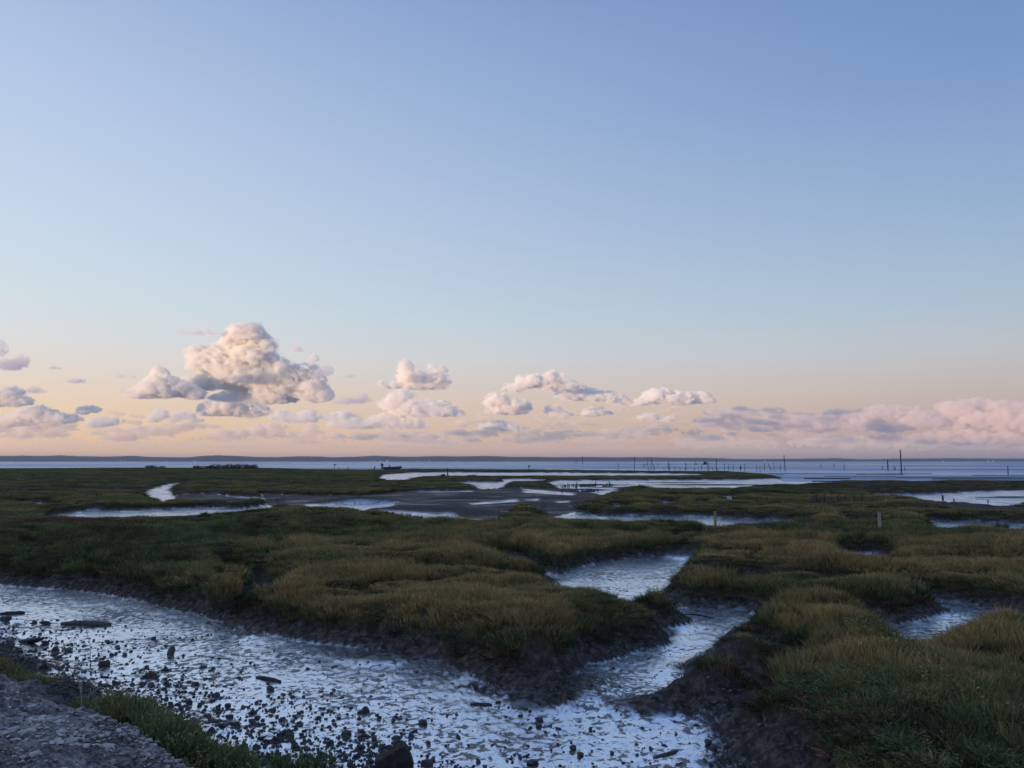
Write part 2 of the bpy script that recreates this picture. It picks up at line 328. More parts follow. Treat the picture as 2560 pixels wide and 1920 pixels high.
humps = [  # bare mud mounds: pixel centre, half widths in metres (across, along), height
    (895, 1256, 2.9, 2.4, .42), (1165, 1249, 2.8, 1.8, .28), (1060, 1276, 3.6, 1.6, .24), (1165, 1284, 1.6, 1.4, .24), (1370, 1246, 3, 2.0, .16), (1300, 1246, 1.5, 1.2, .12),
    (1390, 1712, .62, .75, .22), (1340, 1745, .35, .5, .08), (1700, 1385, .9, .7, .2), (700, 1252, 1.2, 1.0, .2), (325, 1276, .8, .5, .12), (1620, 1760, .5, .3, .12), 
    (2540, 1245, 4, 1.0, .2), (1770, 1212, 8, 3.5, .14), (1690, 1206, 5, 3.0, .08), (1480, 1213.5, 5, 2.0, .25), (1460, 1226, 3.5, 1.5, .25), (1530, 1219, 3.0, 1.4, .14), (1566, 1211, .9, .7, .15), (960, 1640, .5, .35, .1),
]
mounds = [  # raised marsh: pixel, z guess, radius m, height
    (2050, 1545, .6, 1.3, .03), (1900, 1590, .55, .8, -.04), (2420, 1600, .6, 2.2, .03), (2560, 1720, .6, 2.0, .02), (1150, 1560, .5, 1.8, .10), (1500, 1500, .5, 1.5, .06),
    (700, 1480, .5, 3, .10), (1000, 1395, .5, 3.5, .12), (400, 1395, .5, 3, .1), (720, 1290, .4, 3.5, .22), (1290, 1280, .4, 3.2, .28), (1250, 1560, .5, 1.2, .1), (2200, 1330, .4, 4, .1), (1650, 1330, .4, 4.5, -.05), (1880, 1335, .4, 4.5, -.06),
    (2100, 1290, .4, 3, .15), (560, 1166, .5, 16, .45), (390, 1166, .5, 8, .3),
]
TOE = chain([(-1600, 1400, 0), (-500, 1490, 0), (-150, 1512, 0), (0, 1552, 0), (130, 1618, 0), (305, 1715, 0), (480, 1797, 0), (670, 1850, 0), (815, 1918, 0), (930, 2005, 0), (1100, 2300, 0), (1500, 3200, 0)])
EMB = TOE + [(6, -12), (-60, -12), (-60, 20)]

def seg_dist(X, Y, pts, closed, lim, acc):
    P = pts + ([pts[0]] if closed else [])
    for (ax, ay), (bx, by) in zip(P, P[1:]):
        L = lim
        m = (X > min(ax, bx) - L) & (X < max(ax, bx) + L) & (Y > min(ay, by) - L) & (Y < max(ay, by) + L)
        if not m.any(): continue
        x = X[m] - ax; y = Y[m] - ay; dx = bx - ax; dy = by - ay; q = dx * dx + dy * dy + 1e-9
        t = np.clip((x * dx + y * dy) / q, 0, 1)
        acc[m] = np.minimum(acc[m], np.hypot(x - t * dx, y - t * dy))
def inside(X, Y, pts):
    xs = [p[0] for p in pts]; ys = [p[1] for p in pts]
    m = (X > min(xs)) & (X < max(xs)) & (Y > min(ys)) & (Y < max(ys)); res = np.zeros(X.shape, bool)
    if not m.any(): return res
    x = X[m]; y = Y[m]; c = np.zeros(x.shape, bool)
    for (ax, ay), (bx, by) in zip(pts, pts[1:] + [pts[0]]):
        if ay == by: continue
        c ^= ((ay > y) != (by > y)) & (x < (bx - ax) * (y - ay) / (by - ay) + ax)
    res[m] = c; return res
def sdf(X, Y, pts, lim=8.0):
    d = np.full(X.shape, lim); seg_dist(X, Y, pts, True, lim, d)
    return np.where(inside(X, Y, pts), -d, d)

# polar grid around the viewer, finer near by
rs = [1.6]
while rs[-1] < 460:
    r = rs[-1]; rs.append(r + min(max(.022, r * r * .0006), .008 * r))
rs = np.array(rs); NA = 1080
az = np.linspace(R(-52), R(52), NA)
RR, AA = np.meshgrid(rs, az, indexing='ij')
X = RR * np.sin(AA); Y = RR * np.cos(AA)
def terrain(X, Y):
    r = np.hypot(X, Y); fade = np.clip(r / 12, .35, 3.0)
    wx = X + .16 * fade * fbm(X * .9 / fade, Y * .9 / fade, 3, 11); wy = Y + .16 * fade * fbm(X * .9 / fade, Y * .9 / fade, 3, 23)
    wx = wx + .05 * gnoise(X * 4, Y * 4, 31); wy = wy + .05 * gnoise(X * 4, Y * 4, 37)
    d = np.full(X.shape, 8.0)
    for p in pools: d = np.minimum(d, sdf(wx, wy, p))
    for pts, hw in creeks:
        c = np.full(X.shape, 8.0); seg_dist(wx, wy, chain(pts), False, 8.0, c); d = np.minimum(d, c - hw * np.clip(r / 16, .8, 3))
    bw = np.clip(.82 + .008 * (r - 10), .7, 2.4) * (1 + .45 * gnoise(X * .6, Y * .6, 5))
    top = np.interp(r, [0, 12, 30, 60, 120, 230, 400], [.50, .50, .44, .38, .33, .30, .30])
    top = top + .24 * fbm(X * .20, Y * .32, 4, 3) * np.clip(60 / r, .45, 1) + .05 * fbm(X * 1.1, Y * 1.1, 3, 8) * np.clip(40 / r, 0, 1)
    for px, py, z, rad, hh in mounds:
        mx, my = unp(px, py, z); top = top + hh * np.exp(-((X - mx) ** 2 + (Y - my) ** 2) / rad ** 2)
    s = sstep(-.10, 1.0, d / bw); s = s ** .7
    # old drainage cracks and hollows between the hummocks
    fx = 1 + np.clip((r - 20) / 40, 0, 3)
    g1 = np.abs(gnoise(wx * .17 / fx + 5, wy * .30 / fx, 151)) + .10 * np.abs(fbm(wx * .8 / fx, wy * .8 / fx, 2, 153)); g2 = np.abs(gnoise(wx * .42 / fx, wy * .62 / fx + 9, 161))
    crack = sstep(.13, .02, g1) * sstep(-.15, .25, fbm(wx * .08, wy * .12, 2, 171)) + .45 * sstep(.10, .01, g2)
    top = top * (1 - (.62 + .2 * sstep(50, 120, r)) * np.clip(crack, 0, 1))
    h = top * s
    mud = np.clip(-d, 0, 3)
    shelf = .10 * np.exp(-mud / .35)
    h = h + np.where(d < 0, shelf * .5, .05)
    bare = np.zeros(X.shape)
    for px, py, ax_, ay_, hh in humps:
        mx, my = unp(px, py, 0.05); q = ((wx - mx) / ax_) ** 2 + ((wy - my) / ay_) ** 2
        g = np.exp(-q * 1.2); h = np.maximum(h, hh * g + .3 * h * (1 - g)); bare = np.maximum(bare, g)
    nv = np.full(X.shape, 3.0)
    for p in noveg: nv = np.minimum(nv, sdf(wx, wy, p, 3.0))
    nvf = sstep(.12, -.12, nv / np.clip(r / 12, 1, 4))
    h = h * (1 - .38 * nvf)
    # relief of the mud itself: clods, prints and runnels
    near = np.clip(22 / r, 0, 1)
    clod = fbm(X * 3.2, Y * 3.2, 3, 51); clod2 = fbm(X * 8, Y * 8, 3, 61, bill=True)
    rough = (.012 * clod + .022 * (clod2 - .25)) * near
    rough2 = (.09 * fbm(X * 4.5, Y * 4.5, 4, 71, .65) + .05 * (fbm(X * 9, Y * 9, 3, 73, .6, True) - .25)) * nvf * near
    h = h + (.07 * fbm(X * 2.6, Y * 2.6, 4, 131, .65) + .05 * (fbm(X * 5, Y * 5, 3, 141, .6, True) - .25)) * sstep(.03, .3, s) * sstep(1.0, .6, s) * near
    h = h + rough * np.where(d < .1, 1, .6) + rough2
    flat = sstep(1.2, 2.4, r / 20) * .02 * fbm(X * .5, Y * .5, 3, 81)
    h = h + flat
    # the bank under the viewer
    e = sdf(X + .75 * fbm(X * .7, Y * .7, 4, 91, .6), Y + .75 * fbm(X * .7, Y * .7, 4, 93, .6), EMB, 9.0)
    ei = np.clip(-e, 0, 9)
    prof = np.interp(ei, [0, .5, 1.25, 1.95, 2.6, 3.5, 6, 9], [0, .08, .36, .72, .92, 1.02, 1.15, 1.3])
    eh = prof + sstep(.5, 1.4, ei) * (.07 * (fbm(X * 5.5, Y * 5.5, 3, 117, .6, True) - .25) + .13 * fbm(X * .8, Y * .8, 3, 101) + sstep(-.1, .25, fbm(X * .45 + 3, Y * .9, 2, 109)) * (.20 * (fbm(X * 2.2, Y * 2.2, 4, 103, .7, True) - .3) + .08 * fbm(X * 9, Y * 9, 3, 105, .7)) + .012 * fbm(X * 14, Y * 14, 2, 107))
    h = np.where(ei > 0, np.maximum(h, h * .2 + eh), h)
    gravel = sstep(.9, 1.5, ei + .5 * fbm(X * 1.2, Y * 1.2, 3, 113))
    b = sdf(X, Y, bay, 12.0)
    bf = sstep(3.0, -3.0, b); h = h * (1 - bf) - .45 * bf
    veg = sstep(.20, .42, s + .30 * fbm(X * .9, Y * .9, 3, 15)) * (1 - nvf) * (1 - bf) * (1 - sstep(.1, .5, ei)) * (1 - sstep(.25, .5, bare))
    soil = sstep(.3, .7, s) * (1 - .8 * nvf)
    wet = sstep(.20, .055, h) * (1 - gravel) * (1 - .6 * nvf) * (1 - .85 * sstep(.15, .5, bare))
    slope = np.hypot(np.gradient(h, axis=0) / np.maximum(np.gradient(r, axis=0), 1e-3), np.gradient(h, axis=1) / (r * (az[1] - az[0])))
    wet = wet * (1 - sstep(.16, .42, slope)) * sstep(.26, -.26, d + .1 * fbm(X * .8, Y * .8, 3, 19))
    # the wide tidal flat in the middle is only damp, with wet runnels
    flatz = sstep(.4, -.4, np.minimum(sdf(X, Y, pools[6], 3.0), sdf(X, Y, pools[4], 3.0))); run = fbm(X * .22 + .3 * fbm(X * .1, Y * .1, 2, 3), Y * .8, 3, 77)
    pl = np.full(X.shape, 3.0)
    for p in wetpools: pl = np.minimum(pl, sdf(wx, wy, p, 3.0))
    pw = sstep(.3, -.3, pl)
    h = h + flatz * (1 - pw) * .07 - flatz * pw * np.minimum(h - .02, .2) * .9
    wet = np.where(flatz > .5, np.maximum(pw, wet * (.0 + .20 * sstep(.0, .35, run)) * (1 - sstep(.1, .4, bare))), wet)
    return h, veg, soil, wet, gravel
wetpools = [pool([(763, 1264), (861, 1261), (991, 1259)], [(792, 1273), (836, 1279), (903, 1279), (975, 1266)], .06, .1),
            pool([(950, 1281), (1036, 1284), (1115, 1288), (1153, 1296), (1225, 1305)], [(1020, 1292), (1083, 1307), (1178, 1311), (1225, 1311)], .2, .1),
            pool([(1180, 1260), (1290, 1251)], [(1186, 1263), (1230, 1261), (1290, 1256)], .0, .1),
            pool([(1303, 1223), (1439, 1234)], [(1310, 1233), (1430, 1240)], .0, .1),
            pool([(1040, 1231), (1180, 1228)], [(1045, 1233), (1180, 1231)], .0, .1),
            pool([(1380, 1255), (1424, 1254)], [(1400, 1259), (1420, 1258)], .0, .1),
            pool([(1314, 1251), (1340, 1250)], [(1318, 1254), (1335, 1254)], .0, .1)]
Z, VEG, SOIL, WET, GRAV = terrain(X, Y)
# where the land runs out under the side edges the sheet just ends below the water
co = np.stack([X, Y, Z], -1).reshape(-1, 3)
nr = len(rs)
idx = np.arange(nr * NA).reshape(nr, NA)
quads = np.stack([idx[:-1, :-1], idx[:-1, 1:], idx[1:, 1:], idx[1:, :-1]], -1).reshape(-1, 4)[:, ::-1]
fv = SOIL.ravel()[quads].mean(1); fg = GRAV.ravel()[quads].mean(1)
def sub(name, mask):
    q = quads[mask]; used = np.unique(q); lut = np.zeros(nr * NA, np.int32); lut[used] = np.arange(len(used))
    me = mesh_from(name, co[used], lut[q], True, {'wet': WET.ravel()[used], 'soil': SOIL.ravel()[used], 'gravel': GRAV.ravel()[used]})
    return link(name, me, M_GROUND)
tag(sub('path', fg > .5), kind='structure')
tag(sub('ground', (fg <= .5) & (fv > .5)), kind='structure')
tag(sub('mud', (fg <= .5) & (fv <= .5)), kind='structure')
lr = np.log(rs)
def sample(A, x, y):
    r = np.hypot(x, y); a = np.arctan2(x, y)
    i = np.interp(r, rs, np.arange(nr)); j = (a - az[0]) / (az[-1] - az[0]) * (NA - 1); j = np.clip(j, 0, NA - 1.001); i = np.clip(i, 0, nr - 1.001)
    i0 = i.astype(int); j0 = j.astype(int); fi = i - i0; fj = j - j0
    return (A[i0, j0] * (1 - fj) + A[i0, j0 + 1] * fj) * (1 - fi) + (A[i0 + 1, j0] * (1 - fj) + A[i0 + 1, j0 + 1] * fj) * fi
def hz(x, y): return float(sample(Z, np.array([x]), np.array([y]))[0])
def on_ground(px, py, z0=.0):
    """point of the terrain seen at a pixel"""
    dx, dy, dz = ray(px, py)
    for t in np.geomspace(3, 600, 4000):
        x, y, z = dx * t, dy * t, EYE + dz * t
        if z <= max(hz(x, y), -.05): return float(x), float(y), float(max(hz(x, y), -.05))
    x, y = unp(px, py, 0); return float(x), float(y), 0.0

# land behind and beside the viewer, and the bay
bm = bmesh.new(); bmesh.ops.create_circle(bm, cap_ends=True, segments=96, radius=42000)
tag(link('water', bm_mesh('water', bm, False), M_WATER, loc=(0, 0, -.06)), kind='structure')
bm = bmesh.new()
for (x0, x1, y0, y1, hgt) in ((-75, 60, -60, 3.0, .75),):
    nx, ny = 46, 24; vs = []
    for j in range(ny):
        row = []
        for i in range(nx):
            x = x0 + (x1 - x0) * i / (nx - 1); y = y0 + (y1 - y0) * j / (ny - 1)
            e = min(1, (i) / 5, (nx - 1 - i) / 5, j / 5, (y1 - y) / 3.5)
            row.append(bm.verts.new((x, y, -.3 + (hgt + .3) * max(0, e) ** .7 + .06 * mnoise.noise((x * .3, y * .3, 0)))))
        vs.append(row)
    for j in range(ny - 1):
        for i in range(nx - 1): bm.faces.new((vs[j][i], vs[j][i + 1], vs[j + 1][i + 1], vs[j + 1][i]))
tag(link('field', bm_mesh('field', bm), simple('rough_turf', (.03, .03, .018), (.07, .06, .035), 1.2, .9, .6)), kind='structure')

# mudbanks drying in the bay, long and low
bankpx = [(1885, 2330, 1184.5, .7), (2010, 2125, 1196.5, 1.4), (2140, 2260, 1185.6, .7), (2400, 2560, 1202, 1.2), (2240, 2600, 1192.5, .9), (2030, 2200, 1203, 1.0), (2330, 2650, 1197.5, .9), (1860, 1960, 1187.5, .5),
          (1600, 2560, 1159.2, .35), (2230, 2700, 1162.5, .3), (1850, 2330, 1165.3, .2), (1040, 1300, 1178.5, .5), (2430, 2600, 1188, .5), (1280, 1570, 1178.3, .5), (2060, 2240, 1190.5, .4)]
bm = bmesh.new(); rng = random.Random(5)
for (xa, xb, py, th) in bankpx:
    n = 60; topv = []; rows = []
    for i in range(n + 1):
        u = i / n; px = xa + (xb - xa) * u
        w = th * (math.sin(math.pi * u) ** .5) * (.55 + .9 * abs(mnoise.noise((px * .03, py, 1.0)))) + .02
        yy = py + .5 * mnoise.noise((px * .012, py * 3, 4.0))
        a = unp(px, yy - w, -.1); c = unp(px, yy, -.0); b = unp(px, yy + w, -.1)
        rows.append([bm.verts.new((float(q[0]), float(q[1]), z)) for q, z in ((a, -.12), (c, .02 + .05 * th), (b, -.12))])
    for r0, r1 in zip(rows, rows[1:]):
        for k in range(2): bm.faces.new((r0[k], r1[k], r1[k + 1], r0[k + 1]))
M_BANK = simple('damp_mudbank', (.035, .033, .045), (.07, .06, .07), .3, .55, .4, bd=.1)
tag(link('mudbank', bm_mesh('mudbank', bm), M_BANK), kind='structure')

# ------------------------------------------------------------------ hills across the bay
hprof = [(-600, 1142), (-300, 1139), (0, 1140), (60, 1139), (110, 1140), (150, 1138.5), (200, 1141), (250, 1141.5), (330, 1140), (370, 1142), (430, 1143.5), (470, 1143.5), (510, 1139.5), (550, 1138), (600, 1140.5), (650, 1142.5),
         (690, 1143), (765, 1140.5), (830, 1143), (880, 1142), (935, 1139.5), (1000, 1142), (1050, 1141.5), (1075, 1140.5), (1130, 1140.5), (1165, 1141), (1225, 1140), (1290, 1142.5), (1320, 1142), (1400, 1143), (1490, 1142.5),
         (1530, 1143.5), (1620, 1142.8), (1700, 1145), (1760, 1144.3), (1840, 1147.5), (1900, 1147.5), (1960, 1147), (2000, 1147), (2080, 1145.5), (2150, 1148), (2250, 1146.5), (2390, 1145.5), (2460, 1146.5), (2560, 1146.5), (2900, 1145), (3300, 1146)]
HD = 7200.0
def hill_z(px):
    y = np.interp(px, [p[0] for p in hprof], [p[1] for p in hprof])
    return y
nx, ny = 1500, 14
pxs = np.linspace(-600, 3300, nx); yt = hill_z(pxs) + .55 * fbm(pxs * .012, pxs * 0, 3, 5) + .35 * fbm(pxs * .12, pxs * 0 + 3, 3, 9)
x_, y_, d_ = ray(pxs, yt); crest = EYE + HD * d_ / y_
V = []
for j in range(ny):
    u = j / (ny - 1); yy = HD - 900 + 1900 * u
    shape = math.sin(math.pi * min(1, max(0, u * 1.05))) ** .6 if u < .48 else max(0, 1 - (u - .48) / .52) ** .5
    shape = shape if u < .48 else shape
    zz = -1 + (crest + 1) * min(1, shape) * (1 + .10 * fbm(pxs * .02 + j * .3, pxs * 0 + j, 3, 19) * (1 - abs(u - .48) * 2 > .1))
    V.append(np.stack([x_ / y_ * yy, np.full(nx, yy), zz], -1))
V = np.concatenate(V); ii = np.arange(nx * ny).reshape(ny, nx)
hq = np.stack([ii[:-1, :-1], ii[:-1, 1:], ii[1:, 1:], ii[1:, :-1]], -1).reshape(-1, 4)
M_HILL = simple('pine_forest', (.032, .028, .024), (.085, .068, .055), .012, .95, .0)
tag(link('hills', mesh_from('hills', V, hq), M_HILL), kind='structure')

# ------------------------------------------------------------------ marsh plants
def tuft_mesh(name, seed, blades, rad, hgt, wid, lean, segs=3, leafy=False, m=None):
    rg = np.random.default_rng(seed); V = []; Q = []; SH = []
    for b in range(blades):
        a = rg.uniform(0, 2 * np.pi); rr = rad * math.sqrt(rg.uniform()); bx, by = rr * math.cos(a), rr * math.sin(a)
        h = hgt * rg.uniform(.5, 1.1) * (1 - .3 * rr / rad); la = a + rg.uniform(-.8, .8); ln = lean * rg.uniform(.2, 1.3) * h
        fa = rg.uniform(0, np.pi); w = wid * rg.uniform(.7, 1.3); sh = rg.choice([rg.uniform(.1, .5), rg.uniform(.5, 1)], p=[.55, .45])
        if not leafy:
            i0 = len(V)
            for k in range(segs + 1):
                t = k / segs; cx = bx + math.cos(la) * ln * t ** 1.7; cy = by + math.sin(la) * ln * t ** 1.7; z = h * t * (1 - .12 * t * lean)
                ww = w * (1 - t) ** .7 + .0008
                V += [(cx - math.cos(fa) * ww, cy - math.sin(fa) * ww, z), (cx + math.cos(fa) * ww, cy + math.sin(fa) * ww, z)]
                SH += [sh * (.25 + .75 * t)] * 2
            for k in range(segs): a0 = i0 + 2 * k; Q.append((a0, a0 + 1, a0 + 3, a0 + 2))
        else:      # a stem with small leaves
            for k in range(7):
                t = (k + .6) / 7; c = np.array([bx + math.cos(la) * ln * t, by + math.sin(la) * ln * t, h * t])
                d = rg.normal(size=3); d /= np.linalg.norm(d); d[2] = abs(d[2]) * .8; e = np.cross(d, rg.normal(size=3)); e /= np.linalg.norm(e) + 1e-6
                L_ = wid * 4 * rg.uniform(.7, 1.4); i0 = len(V)
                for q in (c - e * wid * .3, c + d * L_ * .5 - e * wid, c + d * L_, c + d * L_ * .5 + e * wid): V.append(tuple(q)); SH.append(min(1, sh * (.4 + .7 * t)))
                Q.append((i0, i0 + 1, i0 + 2, i0 + 3))
    me = mesh_from(name, V, Q, False, {'shade': SH}); me.materials.append(m or M_GRASS); return me

def scatter(name, label, pts, tufts, kind='stuff', cat=None):
    """points with rot, size, tint, variant become instances of tuft meshes"""
    co = pts['co']; me = bpy.data.meshes.new(name); me.vertices.add(len(co)); me.vertices.foreach_set('co', co.astype(np.float32).ravel())
    for n in ('rot', 'size', 'tall', 'tint'):
        at = me.attributes.new(n, 'FLOAT', 'POINT'); at.data.foreach_set('value', pts[n].astype(np.float32))
    at = me.attributes.new('variant', 'INT', 'POINT'); at.data.foreach_set('value', pts['variant'].astype(np.int32))
    o = link(name, me); tag(o, label, cat, None, kind)
    c = bpy.data.collections.new(name + '_sources')
    for i, t in enumerate(tufts):
        so = bpy.data.objects.new('%s_tuft_%02d' % (name, i), t); c.objects.link(so)
    g = bpy.data.node_groups.new(name + '_growth', 'GeometryNodeTree')
    g.interface.new_socket('Geometry', in_out='INPUT', socket_type='NodeSocketGeometry'); g.interface.new_socket('Geometry', in_out='OUTPUT', socket_type='NodeSocketGeometry')
    gi = g.nodes.new('NodeGroupInput'); go = g.nodes.new('NodeGroupOutput'); ip = g.nodes.new('GeometryNodeInstanceOnPoints')
    ci = g.nodes.new('GeometryNodeCollectionInfo'); ci.inputs[0].default_value = c; ci.inputs[1].default_value = True; ci.inputs[2].default_value = True
    def na(n, typ='FLOAT'):
        a = g.nodes.new('GeometryNodeInputNamedAttribute'); a.data_type = typ; a.inputs[0].default_value = n; return a.outputs[0]
    m2p = g.nodes.new('GeometryNodeMeshToPoints')
    cx = g.nodes.new('ShaderNodeCombineXYZ'); g.links.new(na('rot'), cx.inputs[2])
    cs = g.nodes.new('ShaderNodeCombineXYZ'); sz = na('size'); g.links.new(sz, cs.inputs[0]); g.links.new(sz, cs.inputs[1]); g.links.new(na('tall'), cs.inputs[2])
    L = g.links.new
    L(gi.outputs[0], m2p.inputs[0]); L(m2p.outputs[0], ip.inputs['Points']); L(ci.outputs[0], ip.inputs['Instance']); ip.inputs['Pick Instance'].default_value = True
    L(na('variant', 'INT'), ip.inputs['Instance Index']); L(cx.outputs[0], ip.inputs['Rotation']); L(cs.outputs[0], ip.inputs['Scale']); L(ip.outputs[0], go.inputs[0])
    md = o.modifiers.new('growth', 'NODES'); md.node_group = g
    return o

def cand(rg, r0, r1, n, amax=R(47)):
    r = np.sqrt(rg.uniform(r0 * r0, r1 * r1, n)); a = rg.uniform(-amax, amax, n); return r * np.sin(a), r * np.cos(a)
green_zones = [(150, 1370, 520, 62, 1), (640, 1320, 330, 40, .8), (-200, 1400, 300, 80, 1), (2350, 1213, 420, 10, 1), (2150, 1225, 300, 8, .6), (2150, 1830, 420, 110, .9), (1950, 1230, 200, 6, .8), (1050, 1640, 300, 60, .3),
               (1850, 1300, 400, 8, .5), (700, 1265, 90, 10, .6), (350, 1420, 300, 50, .6), (2050, 1760, 120, 40, 1.0), (1950, 1320, 400, 14, .7)]
ochre_zones = [(900, 1470, 420, 60, 1), (1150, 1540, 420, 40, .9), (1300, 1370, 700, 30, .8), (1900, 1380, 500, 30, .8), (2400, 1420, 300, 50, .9), (2250, 1650, 320, 50, .65), (2000, 1560, 160, 40, .45), (700, 1500, 200, 40, .6), (2500, 1600, 200, 60, .8), (1650, 1460, 400, 20, .3)]
red_zones = [(160, 1304, 330, 12, .9), (120, 1185, 260, 10, .5), (800, 1190, 120, 7, .5), (600, 1225, 300, 7, .4), (1000, 1300, 200, 12, .25), (2100, 1290, 400, 14, .35)]
def tint_of(x, y, z):
    px, py = proj(x, y, z)
    def zone(L):
        s = np.zeros_like(x)
        for cx, cy, rx, ry, w in L: s = np.maximum(s, w * np.exp(-((px - cx) / rx) ** 2 - ((py - cy) / ry) ** 2))
        return s
    n = fbm(x * .25, y * .25, 4, 201); n2 = fbm(x * .9, y * .9, 3, 211)
    g, o, r = zone(green_zones), zone(ochre_zones), zone(red_zones)
    n3 = fbm(x * 2.6, y * 2.6, 2, 221)
    t = .27 + .30 * n + .28 * n2 + .16 * n3
    t = t + .42 * g - .30 * o
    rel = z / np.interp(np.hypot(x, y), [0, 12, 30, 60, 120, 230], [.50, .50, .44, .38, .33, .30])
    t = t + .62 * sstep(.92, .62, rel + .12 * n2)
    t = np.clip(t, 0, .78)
    rr0 = np.hypot(x, y); far = sstep(45, 110, rr0); st = fbm(x * .035, y * .09, 4, 231, .6)
    t = t + far * (.16 + .55 * st)
    red = (r + .5 * n2 > .62) | ((far > .5) & (st + .3 * n2 > .34))
    return np.where(red, .95 + .05 * n, t), g, o
def height_of(x, y):
    return sample(Z, x, y), sample(VEG, x, y)
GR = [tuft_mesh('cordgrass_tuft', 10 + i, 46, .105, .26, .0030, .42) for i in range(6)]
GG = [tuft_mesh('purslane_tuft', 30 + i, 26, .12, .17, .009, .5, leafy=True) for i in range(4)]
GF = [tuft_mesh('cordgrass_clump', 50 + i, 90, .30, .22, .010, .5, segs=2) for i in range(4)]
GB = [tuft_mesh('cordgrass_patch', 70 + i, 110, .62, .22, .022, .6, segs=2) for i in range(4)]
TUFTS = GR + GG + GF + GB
rg = np.random.default_rng(7)
acc = []
for r0, r1, n, lo, hi, smin, smax in ((5.0, 17, 26000, 0, 6, .75, 1.35), (5.0, 17, 16000, 6, 10, .7, 1.3), (17, 34, 34000, 0, 6, .95, 1.7), (17, 34, 9000, 6, 10, .9, 1.7), (16, 34, 9000, 10, 14, .6, .95),
                                     (34, 75, 42000, 10, 14, .8, 1.5), (75, 170, 34000, 14, 18, .8, 1.4), (170, 340, 26000, 14, 18, 1.3, 2.4)):
    x, y = cand(rg, r0, r1, int(n * 1.25)); z, v = height_of(x, y)
    px, py = proj(x, y, z)
    v = v * ~((px > 948) & (px < 1004) & (py > 1172) & (py < 1178))
    k = (v > rg.uniform(.15, .85, len(x))) & (px > -500) & (px < 3060) & (py < 2500)
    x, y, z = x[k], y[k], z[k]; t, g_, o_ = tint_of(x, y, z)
    n1 = fbm(x * .55, y * .55, 3, 301); n2 = fbm(x * .12, y * .12, 2, 303)
    if (lo, hi) == (6, 10):
        k = (g_ + .45 * fbm(x * .5, y * .5, 3, 305) + .1 > .30); t = np.clip(t + .12, 0, .8)
    else:
        k = rg.uniform(size=len(x)) > .75 * np.clip(g_ - .2, 0, 1)
    # thinner stands in the hollows
    k &= (n1 > -.75)
    x, y, z, t, n1, n2 = x[k], y[k], z[k], t[k], n1[k], n2[k]
    s = rg.uniform(smin, smax, len(x)); tall = s * np.clip(.55 + .85 * n1 + .25 * n2, .22, 1.35) * rg.uniform(.75, 1.25, len(x))
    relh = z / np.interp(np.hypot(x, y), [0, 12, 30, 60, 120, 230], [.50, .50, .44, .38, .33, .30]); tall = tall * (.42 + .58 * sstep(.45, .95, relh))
    if lo >= 10: tall *= .85
    if r0 >= 75: tall *= .7
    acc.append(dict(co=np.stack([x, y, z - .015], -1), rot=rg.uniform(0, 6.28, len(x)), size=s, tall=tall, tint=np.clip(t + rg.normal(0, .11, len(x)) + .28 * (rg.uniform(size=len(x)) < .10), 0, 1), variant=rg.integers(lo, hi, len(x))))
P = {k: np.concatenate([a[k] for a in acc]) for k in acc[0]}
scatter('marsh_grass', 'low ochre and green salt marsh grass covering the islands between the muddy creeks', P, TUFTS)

# the weeds on the viewer's own bank
wz = [(15, 1630, 70, 18, 1.1, 120), (90, 1655, 40, 12, 1.0, 40), (230, 1722, 30, 14, 1.2, 50), (325, 1755, 48, 24, 2.0, 150), (385, 1778, 34, 18, 1.7, 60), (455, 1838, 60, 26, 2.0, 170), (585, 1838, 46, 26, 1.7, 110), (300, 1712, 36, 10, .8, 20)]
xs, ys, ts = [], [], []
for cx, cy, sx_, sy_, sc, n in wz:
    for _ in range(n):
        qx, qy = rg.normal(cx, sx_ * .55), rg.normal(cy, sy_ * .5)
        if qy > 1880: continue
        gx, gy = unp(qx, qy, .52); xs.append(gx); ys.append(gy); ts.append(sc)
xs = np.array(xs); ys = np.array(ys); ts = np.array(ts); zs = sample(Z, xs, ys)
BW = [tuft_mesh('bank_weed_tuft', 90 + i, 30, .08, .19, .0035, .6) for i in range(3)] + [tuft_mesh('bank_leaf_tuft', 95 + i, 18, .08, .14, .007, .5, leafy=True) for i in range(3)]
scatter('bank_weeds', 'fresh green weeds growing along the edge of the gravel bank at lower left',
        dict(co=np.stack([xs, ys, zs - .01], -1), rot=rg.uniform(0, 6.28, len(xs)), size=np.minimum(ts, 1.3) * rg.uniform(.6, 1.2, len(xs)), tall=ts * rg.uniform(.45, 1.05, len(xs)),
             tint=np.clip(rg.normal(.48, .07, len(xs)) - .15 * (xs < -3.9), 0, .75), variant=rg.integers(0, 6, len(xs))), BW)
xs, ys = [], []
for cx, cy, sx_, sy_, n in ((760, 1895, 62, 22, 90), (690, 1905, 30, 18, 30), (830, 1890, 20, 18, 14)):
    for _ in range(n):
        gx, gy = unp(rg.normal(cx, sx_ * .6), rg.normal(cy, sy_ * .6), .1); xs.append(gx); ys.append(gy)
xs = np.array(xs); ys = np.array(ys)
scatter('sea_blite', 'sparse grey green succulent sprigs standing on stones at the bottom edge', dict(co=np.stack([xs, ys, sample(Z, xs, ys)], -1), rot=rg.uniform(0, 6.28, len(xs)),
        size=rg.uniform(.5, 1, len(xs)), tall=rg.uniform(.6, 1.25, len(xs)), tint=rg.uniform(.42, .6, len(xs)), variant=rg.integers(0, 3, len(xs))),
        [tuft_mesh('sprig_tuft', 110 + i, 5, .05, .15, .006, .35, leafy=True) for i in range(3)])

